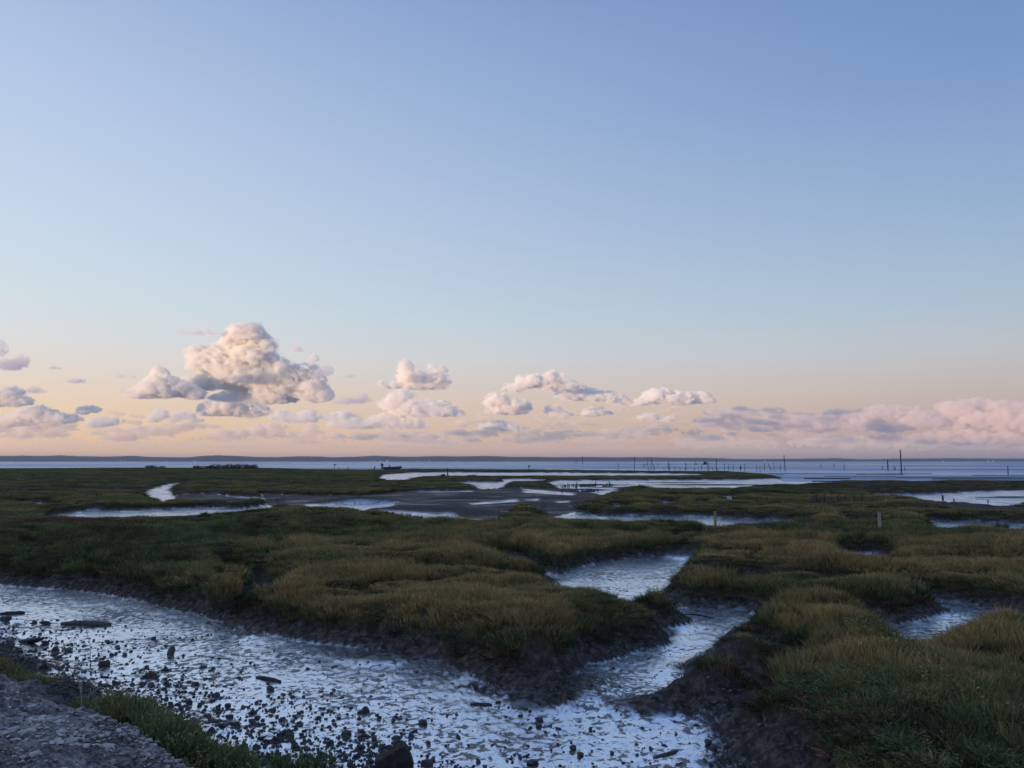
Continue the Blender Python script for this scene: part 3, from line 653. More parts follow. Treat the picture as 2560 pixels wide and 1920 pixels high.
# dry stalks lying over the bank edge
bm = bmesh.new(); rn = random.Random(3)
for (ax, ay, bx, by) in [(470, 1880, 505, 1818), (520, 1895, 545, 1835), (500, 1870, 470, 1790), (180, 1765, 330, 1745), (200, 1740, 190, 1690), (440, 1800, 600, 1845), (430, 1868, 520, 1872), (100, 1668, 118, 1682), (330, 1770, 380, 1795),
                         (210, 1775, 196, 1722), (225, 1765, 240, 1718), (515, 1900, 470, 1850), (395, 1760, 360, 1748), (160, 1690, 100, 1660), (540, 1880, 560, 1850), (60, 1660, 100, 1664)]:
    for k in range(2):
        a = on_ground(ax + rn.uniform(-8, 8), ay + rn.uniform(-5, 5)); b = on_ground(bx + rn.uniform(-8, 8), by + rn.uniform(-5, 5))
        up = rn.uniform(.03, .12); m_ = [(a[i] + b[i]) / 2 + rn.uniform(-.03, .03) for i in range(2)] + [max(a[2], b[2]) + up]
        tube(bm, [(a[0], a[1], a[2]), m_, (b[0], b[1], b[2] + up * .7)], [.0035, .003, .0015], 5)
M_STRAW = simple('dry_straw', (.20, .155, .11), (.36, .29, .21), 20, .8, .2)
tag(link('dry_stalks', bm_mesh('dry_stalks', bm), M_STRAW), 'pale dry stalks strewn over the edge of the gravel bank', None, None, 'stuff')

# bushes on the far shore of the marsh and single plants against the creeks
def shrub(px, py, wpx, hpx, name, label, zt=.3, group=None, tall_sprigs=False):
    x, y, z = on_ground(px, py, zt); r = math.hypot(x, y); w = wpx / F * r / 2; h = hpx / F * r
    rg_ = np.random.default_rng(int(px * 7 + py)); V, Q, SH = [], [], []
    n = int(min(1100, max(160, wpx * hpx * 2.2))); ls = max(.03, h * .10)
    lob = [(rg_.uniform(-.75, .75), rg_.uniform(-.5, .5), rg_.uniform(.25, .55), rg_.uniform(.35, .6)) for _ in range(7)]
    for _ in range(n):
        lx, ly, lz, lr_ = lob[rg_.integers(0, 7)]; d = rg_.normal(size=3); d /= np.linalg.norm(d); rr = rg_.uniform(.4, 1.0) ** .5 * lr_
        c = np.array([(lx + d[0] * rr * .6) * w, (ly + d[1] * rr) * w * .8, max(.0, (lz * (1 - .3 * abs(lx)) + d[2] * rr * .9)) * h])
        if tall_sprigs and rg_.uniform() < .3: c[2] *= 1.25
        e = rg_.normal(size=3); e /= np.linalg.norm(e); f_ = np.cross(e, d + .01); f_ /= np.linalg.norm(f_); s_ = ls * rg_.uniform(.5, 1.2); i0 = len(V)
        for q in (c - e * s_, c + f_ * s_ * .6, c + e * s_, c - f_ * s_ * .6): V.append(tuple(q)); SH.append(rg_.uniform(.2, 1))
        Q.append((i0, i0 + 1, i0 + 2, i0 + 3))
    root = empty(name, (x, y, z - .02)); tag(root, label, 'shrub', group)
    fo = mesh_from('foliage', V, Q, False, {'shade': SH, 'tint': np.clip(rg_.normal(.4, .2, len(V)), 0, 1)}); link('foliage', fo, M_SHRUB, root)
    bm = bmesh.new()
    for k in range(5):
        a = rg_.uniform(0, 6.28); tube(bm, [(0, 0, -.05), (math.cos(a) * w * .3, math.sin(a) * w * .3, h * .4), (math.cos(a) * w * .55, math.sin(a) * w * .5, h * .72)], [h * .03, h * .02, h * .008], 5)
    link('stem', bm_mesh('stem', bm), M_DARKWOOD, root)
    return root
shrub(388, 1172, 60, 10, 'bush', 'small rounded bush on the far marsh edge, left of the long thicket')
shrub(505, 1173, 60, 11, 'bush', 'low left end bush of the long thicket at the far marsh edge')
shrub(545, 1173, 62, 13, 'bush', 'second bush from the left in the long thicket at the far marsh edge', group=None)
shrub(590, 1172, 64, 15, 'bush', 'tallest bush of the long thicket at the far marsh edge')
shrub(628, 1172, 40, 12, 'bush', 'right end bush of the long thicket, beside the open marsh edge')
shrub(1108, 1192, 34, 9, 'bush', 'twiggy dark bush at the foot of the short dark post beyond the first water strip')
shrub(1184, 1192, 34, 8, 'bush', 'twiggy dark bush standing alone by the water right of the short dark post')
shrub(1612, 1222, 40, 11, 'bush', 'ragged bush at the marsh edge just right of the ruined stakes', tall_sprigs=True)
shrub(1680, 1226, 34, 8, 'bush', 'low ragged bush overlapping the wide bright mudflat', tall_sprigs=True)
shrub(1501, 1309, 34, 10, 'bush', 'leafy bush left of the two round bushes by the narrow creek', tall_sprigs=True)
shrub(1558, 1312, 15, 11, 'bush', 'grey round bush on the near edge of the narrow creek')
shrub(1594, 1312, 14, 11, 'bush', 'dark round bush on the near edge of the narrow creek')
shrub(1668, 1310, 42, 15, 'bush', 'wide dark bush with upright sprigs hiding part of the narrow creek', tall_sprigs=True)
shrub(1735, 1320, 44, 13, 'bush', 'olive bush just left of the mossy post', tall_sprigs=True)
shrub(1855, 1328, 80, 15, 'bush', 'broad leafy bush right of the mossy post before the creek', tall_sprigs=True)
shrub(1912, 1328, 36, 13, 'bush', 'low dark bush further right of the mossy post, at the creek end', tall_sprigs=True)
shrub(2500, 1322, 32, 12, 'bush', 'dark round bush at the right edge before the last pool', tall_sprigs=True)
shrub(2410, 1325, 40, 8, 'bush', 'low bush in front of the last pool at right', tall_sprigs=True)
shrub(516, 1294, 44, 13, 'bush', 'dark spiky bush at the right end of the long pale pool at left', tall_sprigs=True)
shrub(975, 1286, 30, 8, 'bush', 'small leafy bush above the bright pool in the middle', tall_sprigs=True)
shrub(1048, 1296, 30, 8, 'bush', 'leafy bush at the lower bank of the sparkling creek', tall_sprigs=True)
shrub(572, 1386, 16, 14, 'bush', 'small dark upright plant standing in the green marsh on the left')

# ------------------------------------------------------------------ posts and stakes
def stake(name, label, px, yt, yb, wpx=1.6, lean=0.0, m=None, group=None, cat='stake', z=None, rough=True, fork=False):
    x, y, zz = on_ground(px, yb) if z is None else (*map(float, unp(px, yb, z)), z)
    r = math.hypot(x, y); h = (yb - yt) / F * r; w = wpx / F * r / 2; dx = lean / F * r
    bm = bmesh.new(); rn_ = random.Random(int(px * 13 + yt))
    n = 6; pts = []; rad = []
    for k in range(n + 1):
        t = k / n; pts.append((dx * t + (rn_.uniform(-.25, .25) * w if 0 < k < n else 0), rn_.uniform(-.2, .2) * w, -.35 + (h + .35) * t)); rad.append(w * (1.12 - .28 * t) * rn_.uniform(.92, 1.08))
    tube(bm, pts, rad, 7)
    if fork:
        tube(bm, [(dx * .7, 0, h * .72), (dx * .7 + h * .10, .0, h * .96)], [w * .6, w * .3], 5)
    o = link(name, bm_mesh(name, bm), m or M_DARKWOOD, loc=(x, y, zz)); return tag(o, label, cat, group)
def square_post(name, label, px, yt, yb, wpx, m, lean=0, split=False):
    x, y, z = on_ground(px, yb); r = math.hypot(x, y); h = (yb - yt) / F * r; w = wpx / F * r
    bm = bmesh.new(); rn_ = random.Random(int(px)); rings = []
    for k in range(9):
        t = k / 8; zz = -.3 + (h + .3) * t; ww = w * (1.05 - .1 * t)
        rings.append([bm.verts.new((sx_ * ww / 2 + lean * t + rn_.uniform(-.04, .04) * w, sy_ * ww / 2 + rn_.uniform(-.04, .04) * w, zz + (rn_.uniform(-.1, .25) * w if k == 8 else 0))) for sx_, sy_ in ((-1, -1), (0, -1.06), (1, -1), (1.05, 0), (1, 1), (0, 1), (-1, 1), (-1.05, 0))])
    for a, b in zip(rings, rings[1:]):
        for k in range(8): bm.faces.new((a[k], a[(k + 1) % 8], b[(k + 1) % 8], b[k]))
    bm.faces.new(rings[-1])
    o = link(name, bm_mesh(name, bm, False), m, loc=(x, y, z)); return tag(o, label, 'post')
M_MOSS = simple('mossy_wood', (.10, .10, .055), (.28, .26, .15), 7, .85, .5, (3, 3, .8))
square_post('wooden_post', 'mossy brown wooden post beside the narrow bright creek', 1788.5, 1281, 1318, 5.2, M_MOSS)
square_post('wooden_post', 'pale bleached square post in the grass on the right', 2200, 1287, 1322, 5.2, M_PALE)
stake('wooden_post', 'short dark post leaning at the end of the mud bank left of centre creek', 1249, 1271, 1310, 3.6, -2, M_WOOD, cat='post')
stake('wooden_post', 'short dark post rising from a bush beyond the first water strip', 1119, 1171, 1190, 3.2, 0, cat='post')
stake('thin_stake', 'left dark stick of the leaning pair on the mudflat', 1351, 1262, 1272, 2, 1)
stake('thin_stake', 'tall dark stick of the leaning pair on the mudflat', 1357, 1252, 1274, 1.8, 0)
stake('thin_stake', 'short right stick beside the leaning pair on the mudflat', 1361, 1261, 1274, 1.8, 2)
stake('marker_post', 'tiny dark post in the left marsh beyond the winding pool', 698, 1194, 1200, 2, 0)
stake('marker_post', 'short post at the left end of the pinkish mud shelf', 692, 1246, 1252, 3, 0)
stake('channel_beacon', 'tall thick weathered beacon pole, tallest in the bay at right', 2253.5, 1131, 1181, 2.7, 0, cat='beacon pole', z=-.05)
stake('channel_beacon', 'dark pole left of the tallest beacon pole in the bay', 2220, 1152, 1175, 2.4, 0, cat='beacon pole', z=-.05)
stake('channel_beacon', 'lone stake in the water at the far right of the bay', 2520.5, 1168, 1186, 1.8, 0, cat='beacon pole', z=-.05)
stake('channel_beacon', 'tall thin pole at the right end of the stake field', 1963, 1140, 1176.5, 1.9, -1.5, cat='beacon pole', z=-.05)
stake('channel_beacon', 'tall dark pole just right of the moored dark hut boat', 1790.5, 1149, 1176, 2.0, 1, cat='beacon pole', z=-.05)
stake('channel_beacon', 'long thin pole, tallest left of the crossed stakes', 1586.5, 1143, 1176, 1.5, 0, cat='beacon pole', z=-.05)
stake('channel_beacon', 'lone thin pole over the far water, left of the stake field', 1456.2, 1141, 1159.5, 1.4, 0, cat='beacon pole', z=-.05)
stake('bay_stake', 'longest slanting stake leaning left in the stake field', 1637.5, 1148, 1175.5, 1.7, -9, z=-.05)
stake('bay_stake', 'slanting stake leaning left near the right end of the stake field', 1928.5, 1160, 1176.5, 1.7, -6.5, z=-.05)
SG = 'thin dark stakes standing in the bay shallows'
SL = 'thin dark stake standing upright in the shallow bay water'
for px, yt, yb, ln in [(1545.5, 1158, 1180, .3), (1608.5, 1160, 1168, 0), (1613, 1158, 1166, 0), (1619.5, 1146, 1165, 0), (1627.5, 1152, 1175, .5), (1622, 1168, 1176, -1), (1645, 1158, 1165, 0), (1669, 1157, 1171, 2), (1672.5, 1154, 1174, -1),
                       (1674, 1160, 1176, 1), (1686.5, 1165, 1180, 1), (1712.5, 1160, 1176, 3.5), (1716, 1157, 1175, -2), (1736.5, 1168, 1176, 0), (1753.5, 1160, 1175.5, 1.5), (1769.5, 1153, 1175.5, 0), (1772, 1158, 1176, 1), (1810.5, 1160, 1175.5, 1),
                       (1822, 1161, 1175.5, 0), (1833, 1159.5, 1175.5, 0), (1862, 1160, 1176.5, 0), (1892.3, 1162, 1177, 0), (1900.3, 1163, 1181, 0), (1911.5, 1159, 1176, .5), (1935, 1157, 1176, .5), (1949.5, 1162, 1176.5, 2),
                       (2052.5, 1161, 1170, 0), (2085.5, 1160, 1169, 0), (2111, 1161, 1175, -.5), (2206, 1165, 1174, 0), (2235.3, 1166, 1175, 0), (2238.5, 1168, 1175, 0), (2262, 1168, 1176, 0), (1442.5, 1149, 1158, 0), (1437.5, 1153, 1158, 0),
                       (1560, 1176, 1182, 0), (1573, 1174, 1181, 0), (1500, 1176, 1181, 0), (1660, 1170, 1176, 0), (1700, 1168, 1177, 0), (1747, 1170, 1177, 0), (1795, 1170, 1176, 0), (1780.5, 1166, 1176, .5)]:
    stake('bay_stake', SL, px, yt, yb, 1.35, ln, group=SG, z=-.05)

def cage_marker(name, label, px, yt, yb, cy, cw, ch, flag=False):
    x, y = map(float, unp(px, yb, -.05)); r = math.hypot(x, y); q = r / F
    root = empty(name, (x, y, -.05)); tag(root, label, 'channel marker')
    bm = bmesh.new(); tube(bm, [(0, 0, -.3), (0, 0, (yb - yt) * q)], [.8 * q, .6 * q], 7); link('pole', bm_mesh('pole', bm), M_DARKWOOD, root)
    bm = bmesh.new(); zc = (yb - cy) * q
    if flag: box(bm, (cw * .35 * q, 0, zc), (cw * q, .06, ch * q)); box(bm, (cw * .35 * q, 0, zc), (cw * q * .6, .09, ch * q * .5))
    else:
        tube(bm, [(0, 0, zc - ch * q / 2), (0, 0, zc - ch * q * .1), (0, 0, zc + ch * q / 2)], [cw * q * .25, cw * q * .5, cw * q * .4], 8)
    link('board' if flag else 'basket', bm_mesh('basket', bm, False), M_DARKWOOD, root); return root
cage_marker('channel_marker', 'pole with a dark round basket low above the water among the stakes', 1851.6, 1162, 1176.5, 1170.5, 5.2, 5)
cage_marker('channel_marker', 'small marker board on a pole at the water edge left of the motorboat', 835.5, 1160, 1173, 1162.5, 5.5, 2.6, True)
cage_marker('channel_marker', 'small marker board on a pole over the water strip right of the motorboat', 1321.5, 1162, 1174, 1165.5, 6.0, 3.0, True)
for px, yt, yb, lab in ((847, 1168, 1173, 'tiny dark peg at the bay edge, nearer the small marker board'), (870.5, 1167, 1174, 'tiny dark peg at the bay edge, between marker board and motorboat')):
    stake('marker_post', lab, px, yt, yb, 1.7, 0)

# the ruined fascines of an old oyster bed
RG = 'rotten stakes of the ruined oyster bed'; RL = 'short rotten dark stake of the ruined oyster bed in the mud'
rn = random.Random(11)
tall = {1419.5: (1208.5, 1219), 1442: (1206, 1222), 1489: (1204.5, 1213), 1523.5: (1204, 1215), 1423.5: (1210, 1219), 1518: (1208, 1214)}
for px, (a, b) in tall.items():
    stake('fascine_stake', {1442: 'tall rotten stake at the left side of the ruined oyster bed', 1489: 'tall thick stake in the middle of the ruined oyster bed', 1523.5: 'rightmost tall stake of the ruined oyster bed'}.get(px, RL), px, a, b, 2.6 if px in (1442, 1489, 1523.5) else 1.8, 0, group=None if px in (1442, 1489, 1523.5) else RG)
for k in range(34):
    px = rn.uniform(1402, 1534); yb = np.interp(px, [1400, 1440, 1535], [1219, 1218, 1213]) + rn.uniform(-1.5, 1.5)
    stake('fascine_stake', RL, px, yb - rn.uniform(3, 6), yb, rn.uniform(1.5, 3.0), rn.uniform(-1, 1), group=RG)
for k in range(22):
    px = rn.uniform(1402, 1506); yb = np.interp(px, [1400, 1510], [1230, 1226]) + rn.uniform(-1.5, 1.5)
    stake('fascine_stake', RL, px, yb - rn.uniform(2.5, 5), yb, rn.uniform(1.5, 3.2), rn.uniform(-1, 1), group=RG)
def sunk_board(name, label, pxa, pxb, yt, yb, m, z=None, thick=.06):
    a = on_ground(pxa, yb); b = on_ground(pxb, yb); r = math.hypot(a[0], a[1]); h = (yb - yt) / F * r
    bm = bmesh.new(); n = 14; top = []
    A = Vector((a[0], a[1], 0)); B = Vector((b[0], b[1], 0)); d = (B - A).normalized(); nn = Vector((-d.y, d.x, 0)) * thick / 2; rn_ = random.Random(int(pxa)); z0 = min(a[2], b[2]) - .1
    rows = []
    for i in range(n + 1):
        p = A.lerp(B, i / n); hh = h * rn_.uniform(.6, 1.0)
        rows.append([bm.verts.new(p - nn + Vector((0, 0, z0))), bm.verts.new(p - nn + Vector((0, 0, z0 + hh + .1))), bm.verts.new(p + nn + Vector((0, 0, z0 + hh + .1))), bm.verts.new(p + nn + Vector((0, 0, z0)))])
    for q, s_ in zip(rows, rows[1:]):
        for k in range(3): bm.faces.new((q[k], s_[k], s_[k + 1], q[k + 1]))
    bm.faces.new(rows[0]); bm.faces.new(rows[-1][::-1])
    me = bm_mesh(name, bm, False); c = (A + B) / 2; me.transform(Matrix.Translation((-c.x, -c.y, -z0))); o = link(name, me, m, loc=(c.x, c.y, z0)); return tag(o, label, 'plank')
sunk_board('sunk_plank', 'long rotten board between the stakes of the ruined oyster bed, middle section', 1448, 1490, 1212, 1216, M_DARKWOOD)
sunk_board('sunk_plank', 'rotten board at the right end of the ruined oyster bed', 1506, 1528, 1213, 1217, M_DARKWOOD)
sunk_board('sunk_plank', 'dark rotten board at the near side of the ruined oyster bed', 1455, 1488, 1225, 1229, M_DARKWOOD)

# old quay of planks on the right
qc = on_ground(2115, 1255); quay = empty('old_quay', qc); tag(quay, 'ruined plank quay with broken panels between dark posts, sunk in the marsh at right', 'quay')
QX = [2023, 2043, 2062, 2079, 2095, 2115, 2136, 2157, 2184, 2207]
for i in range(9):
    a, b = QX[i] + 2, QX[i + 1] - 2
    yt, yb = (1239 + i * .5, 1254 + .25 * i)
    pa = on_ground(a, yb); pb = on_ground(b, yb); r = math.hypot(pa[0], pa[1]); h = (yb - yt) / F * r * rn.uniform(.75, 1.0)
    bm = bmesh.new(); nb = 3
    A = Vector(pa); B = Vector(pb); z0 = min(A.z, B.z) - .06; L_ = (B - A).xy.length; ang = math.atan2(B.y - A.y, B.x - A.x)
    for k in range(nb):
        box(bm, (0, rn.uniform(-.012, .012), h * (k + .5) / nb + .03), (L_ * rn.uniform(.94, 1.0), .05, h / nb * .93), jit=.012, rng=rn)
    o = link('quay_panel', bm_mesh('quay_panel', bm, False), M_WOOD, loc=((A.x + B.x) / 2, (A.y + B.y) / 2, z0)); o.rotation_euler = (rn.uniform(-.1, .02), rn.uniform(-.03, .03), ang)
    o.parent = quay; o.location = Vector(o.location) - Vector(qc)
    if i == 8: o['label'] = 'light brown plank panel at the right end'
for i, (px, yt) in enumerate([(2042, 1239), (2062, 1234), (2078, 1230), (2096, 1235), (2114, 1238), (2136, 1237), (2157, 1238), (2184, 1243), (2208, 1246)]):
    o = stake('quay_post', None, px, yt, 1255 + .2 * i, 2.6 if i != 2 else 1.8, rn.uniform(-1, 1), M_DARKWOOD, cat=None)
    o.parent = quay; o.location = Vector(o.location) - Vector(qc)
for k in range(16):
    px = 2277 + k * 5.4 + rn.uniform(-1.5, 1.5); yb = np.interp(px, [2276, 2365], [1266, 1269])
    stake('picket', 'short grey rotten picket in the row before the mud bank', px, yb - rn.uniform(5, 12), yb, rn.uniform(2.2, 3.6), rn.uniform(-1, 1), M_WOOD, group='row of rotten pickets', cat='picket')
stake('wooden_post', 'thick dark post against the bright pool beyond the picket row', 2357, 1240, 1250, 4.4, 0, cat='post')
stake('wooden_post', 'small dark post right of the thick one at the upper right pool', 2385, 1248, 1254, 3.2, 0, cat='post')
stake('wooden_post', 'stubby post on the mud bank crest near the right edge', 2470, 1251, 1257, 2.6, 0, cat='post')

# ------------------------------------------------------------------ the motorboat lying on the marsh edge
def boat():
    x, y, z = on_ground(972, 1176.5); r = math.hypot(x, y); q = r / F
    root = empty('motorboat', (x, y, z + .30), 0); tag(root, 'flat open blue grey motorboat with its black outboard tilted up, lying on the marsh edge', 'boat')
    L_ = 44 * q; Wd = 1.7; H = 7.4 * q; x0 = -12 * q
    bm = bmesh.new(); rings = []
    n = 18
    for i in range(n + 1):
        t = i / n; hw = Wd / 2 * (1 if t < .6 else max(.25, (1 - ((t - .6) / .4) ** 2.2))); zb = .0 + (max(0, t - .72) / .28) ** 2 * H * .55; zt = H * (.78 + .22 * t)
        X_ = x0 + L_ * t
        rings.append([bm.verts.new((X_, py_, pz)) for py_, pz in ((-hw, zt), (-hw * .96, zb + (zt - zb) * .5), (-hw * .78, zb + .04), (0, zb), (hw * .78, zb + .04), (hw * .96, zb + (zt - zb) * .5), (hw, zt), (hw * .9, zt), (hw * .72, zb + .12), (-hw * .72, zb + .12), (-hw * .9, zt))])
    for a, b in zip(rings, rings[1:]):
        for k in range(11): bm.faces.new((a[k], a[(k + 1) % 11], b[(k + 1) % 11], b[k]))
    bm.faces.new(rings[0][::-1]); bm.faces.new(rings[-1])
    link('hull', bm_mesh('hull', bm), M_HULL, root)
    bm = bmesh.new()
    for s_ in (-1, 1):
        tube(bm, [(x0 + L_ * t, s_ * Wd / 2 * (1 if t < .6 else max(.25, (1 - ((t - .6) / .4) ** 2.2))) * 1.01, H * (.80 + .22 * t)) for t in np.linspace(0, 1, 12)], [.045] * 12, 6)
    link('gunwale', bm_mesh('gunwale', bm), M_DARKWOOD, root)
    bm = bmesh.new(); box(bm, (x0 + L_ * .35, 0, H * .62), (.3, Wd * .9, .05)); link('bench', bm_mesh('bench', bm, False), M_WOOD, root)
    bm = bmesh.new(); box(bm, (x0 - 1.6 * q, 0, H * .62), (.1, Wd * .94, H * .5)); box(bm, (x0 - 4.5 * q, 0, H * .42), (5.6 * q, Wd * .8, H * .3)); link('stern_platform', bm_mesh('stern_platform', bm, False), M_HULL, root)
    mo = empty('outboard_motor', (-22 * q + 4 * q, 0, H * .4)); mo.parent = root
    bm = bmesh.new(); tube(bm, [(2 * q, 0, -.3 * q), (1.2 * q, 0, 3 * q), (1 * q, 0, 5 * q)], [1.3 * q, 1.2 * q, 1.5 * q], 8); box(bm, (3 * q, 0, 1.5 * q), (3 * q, .25, 1.4 * q), jit=.03)
    link('shaft', bm_mesh('shaft', bm), M_MOTOR, mo)
    bm = bmesh.new(); tube(bm, [(1.4 * q, 0, 3.2 * q), (1.2 * q, 0, 5.0 * q), (1.5 * q, 0, 7.5 * q), (1.0 * q, 0, 9.8 * q), (.2 * q, 0, 11.6 * q), (-.4 * q, 0, 12.2 * q)], [1.2 * q, 2.5 * q, 3.1 * q, 2.8 * q, 1.8 * q, .8 * q], 10)
    link('cowling', bm_mesh('cowling', bm), M_MOTOR, mo)
    bm = bmesh.new(); tube(bm, [(3.6 * q, 0, 8.8 * q), (6.2 * q, 0, 8.6 * q)], [.5 * q, .35 * q], 6); link('tiller', bm_mesh('tiller', bm), M_MOTOR, mo)
boat()
stake('mooring_post', 'slanting mooring post just left of the motorboat', 933, 1166, 1175.5, 2.6, 4.5, cat='mooring post')
stake('mooring_post', 'slanting mooring post rising behind the motorboat hull', 970, 1162, 1173, 2.3, 4.5, cat='mooring post')

def far_boat(px, yb, lpx, hpx, cabin, name, label):
    x, y = map(float, unp(px, yb, -.05)); q = math.hypot(x, y) / F; root = empty(name, (x, y, -.05)); tag(root, label, 'boat')
    bm = bmesh.new(); L_ = lpx * q; B_ = L_ * .32; H = hpx * q * (.5 if cabin else .55); rings = []
    for i in range(9):
        t = i / 8; hw = B_ / 2 * (1 - max(0, t - .5) ** 2 * 3.2); rings.append([bm.verts.new((L_ * (t - .5), a * hw, b)) for a, b in ((-1, H * (.8 + .3 * t)), (-.7, -.15), (.7, -.15), (1, H * (.8 + .3 * t)))])
    for a, b in zip(rings, rings[1:]):
        for k in range(4): bm.faces.new((a[k], a[(k + 1) % 4], b[(k + 1) % 4], b[k]))
    bm.faces.new(rings[0][::-1]); bm.faces.new(rings[-1]); link('hull', bm_mesh('hull', bm, False), M_HULL2, root)
    if cabin:
        bm = bmesh.new(); box(bm, (-.05 * L_, 0, H + hpx * q * .25), (L_ * .55, B_ * .8, hpx * q * .55)); box(bm, (-.05 * L_, 0, H + hpx * q * .53), (L_ * .65, B_ * .9, hpx * q * .06)); link('cabin', bm_mesh('cabin', bm, False), M_MOTOR, root)
        bm = bmesh.new(); tube(bm, [(-.25 * L_, 0, H), (-.25 * L_, 0, H + hpx * q * .95)], [.5 * q] * 2, 6); link('mast', bm_mesh('mast', bm), M_MOTOR, root)
    else:
        bm = bmesh.new(); tube(bm, [(0, 0, H * .5), (0, 0, 9 * q)], [.45 * q] * 2, 6); link('mast', bm_mesh('mast', bm), M_MOTOR, root)
M_HULL2 = simple('dark_hull', (.03, .035, .05), (.06, .065, .085), 1, .5, .1)
far_boat(1763, 1161.5, 11, 6.5, True, 'work_boat', 'small dark work boat with a boxy cabin moored in the bay')
far_boat(1739.5, 1161.3, 8.5, 3.2, False, 'small_sailboat', 'tiny boat with a bare mast left of the dark cabin boat')

# houses along the far shore
HL = ['small pale house, first left of the long white far shore building', 'small pale house nearly touching the long white far shore building', 'long white building on the far shore, widest of all', 'lone white house on the far shore right of the long building',
      'white house on the far shore, farther right of the lone one', 'pale house at the far left shore', 'second pale house from the left on the far shore', 'pale house on the left shore below the low saddle of the hills', 'pale house under the highest left hill', 'pale house on the right shore, left of two close ones',
      'left one of two close pale houses on the far right shore', 'right one of two close pale houses on the far right shore', 'pale house near the right end of the far shore']
for i, (px, w) in enumerate([(935, 2.5), (951, 2.5), (968, 6.5), (1045, 2.2), (1073.5, 3), (303, 3), (312, 2.5), (415, 2), (487, 3.5), (1912, 2), (2471, 3.5), (2482, 3.5), (2357, 2)]):
    yy = HD - 915; x_h, y_h, d_h = ray(px, 1152); k = yy / y_h; q = k / F * 1.0; x = float(x_h * k)
    root = empty('shore_house', (x, yy, -.2)); tag(root, HL[i], 'house', 'houses along the far shore')
    w_ = w * q; h_ = 1.3 * q
    bm = bmesh.new(); box(bm, (0, 0, 6 + h_ / 2), (w_, 9, h_)); box(bm, (0, 0, 3), (w_ * 1.02, 9.4, 6)); link('wall', bm_mesh('wall', bm, False), M_HOUSE, root)
    bm = bmesh.new(); v = [bm.verts.new(p) for p in ((-w_ * .54, -5.2, 6 + h_), (w_ * .54, -5.2, 6 + h_), (w_ * .54, 5.2, 6 + h_), (-w_ * .54, 5.2, 6 + h_), (-w_ * .45, 0, 6 + h_ + 2.6), (w_ * .45, 0, 6 + h_ + 2.6))]
    for f_ in ((0, 1, 5, 4), (2, 3, 4, 5), (0, 4, 3), (1, 2, 5), (3, 2, 1, 0)): bm.faces.new([v[k] for k in f_])
    link('roof', bm_mesh('roof', bm, False), M_ROOF, root)

# ------------------------------------------------------------------ stones, driftwood and debris
def rock_mesh(name, seed, sub=2, flat=.6, ang=.5):
    bm = bmesh.new(); bmesh.ops.create_icosphere(bm, subdivisions=sub, radius=1); rn_ = random.Random(seed); off = Vector([rn_.uniform(-50, 50) for _ in range(3)])
    pl = [(Vector([rn_.gauss(0, 1) for _ in range(3)]).normalized(), rn_.uniform(.5, .85)) for _ in range(9)]
    for v in bm.verts:
        d = v.co.normalized(); c = d * (1 + .28 * mnoise.noise(d * 1.3 + off) + .14 * mnoise.noise(d * 3.5 + off))
        for n_, k in pl:
            s_ = c.dot(n_)
            if s_ > k: c -= n_ * (s_ - k) * ang * 1.6
        v.co = Vector((c.x, c.y * .85, c.z * flat))
    return bm_mesh(name, bm, sub > 3)
ROCKS = [rock_mesh('stone', 40 + i, 2, [.55, .7, .5, .8, .6, .45, .65, .9][i], .6) for i in range(8)]
for r_ in ROCKS: r_.materials.append(M_ROCK)
def place_rock(px, py, rad, label, group=None, seed=0, mesh=None, m=None, name='stone', sc=(1, 1, 1), rz=None, sink=.25, cat='stone'):
    x, y, z = on_ground(px, py); rn_ = random.Random(seed + int(px * 3 + py))
    me = mesh or ROCKS[rn_.randrange(8)]
    o = bpy.data.objects.new(name, me); COL.objects.link(o)
    if m:
        o.data = me.copy(); o.data.materials.clear(); o.data.materials.append(m)
    o.location = (x, y, z + rad * (.5 - sink)); o.scale = (rad * sc[0], rad * sc[1], rad * sc[2]); o.rotation_euler = (rn_.uniform(-.3, .3), rn_.uniform(-.3, .3), rn_.uniform(0, 6.28) if rz is None else rz)
    return tag(o, label, cat, group)
# the big slab at the bottom edge: two fused lobes rising to the right
bm = bmesh.new(); bmesh.ops.create_icosphere(bm, subdivisions=5, radius=1)
for v in bm.verts:
    d = v.co.normalized(); c = d * (1 + .16 * mnoise.noise(d * 1.7) + .07 * mnoise.noise(d * 5) + .03 * mnoise.noise(d * 14))
    c.z = min(c.z, .62 + .22 * c.x + .05 * mnoise.noise(d * 6)); c.x = max(c.x, -.86 + .1 * c.z); c.x = min(c.x, .80 - .25 * c.z)
    v.co = Vector((c.x * .21, c.y * .15 + c.x * .05, c.z * .19))
bx_, by_, bz_ = on_ground(985, 1915)
o = link('boulder', bm_mesh('boulder', bm), simple('dark_weedy_rock', (.008, .008, .007), (.04, .034, .026), 14, .7, 1.0, bd=.03), loc=(bx_, by_, bz_ + .04)); o.rotation_euler = (0, -.18, .1); tag(o, 'large dark flat topped rock at the bottom edge, biggest on the mud', 'rock')
place_rock(75, 1608, .16, 'long low dark stone on the mud just above the left grass tuft', sc=(1.5, .7, .7), rz=0.1)
place_rock(112, 1612, .085, 'pointed dark stone right of the long low stone at left')
place_rock(10, 1552, .11, 'brown mound shaped stone cut by the left edge of the picture', sc=(1.3, 1, .8), rz=0)
place_rock(113, 1561, .10, 'dark stone just left of the floating log', sc=(1.2, .8, .7), rz=0)
place_rock(134, 1640, .085, 'lower one of two touching dark stones left of the channel')
place_rock(137, 1628, .08, 'upper one of two touching dark stones left of the channel')
place_rock(170, 1630, .09, 'dark lumpy stone right of the two touching ones')
place_rock(428, 1636, .09, 'dark pointed fin shaped stone standing in the middle of the left channel', sc=(.9, .5, 1.4), sink=.1)
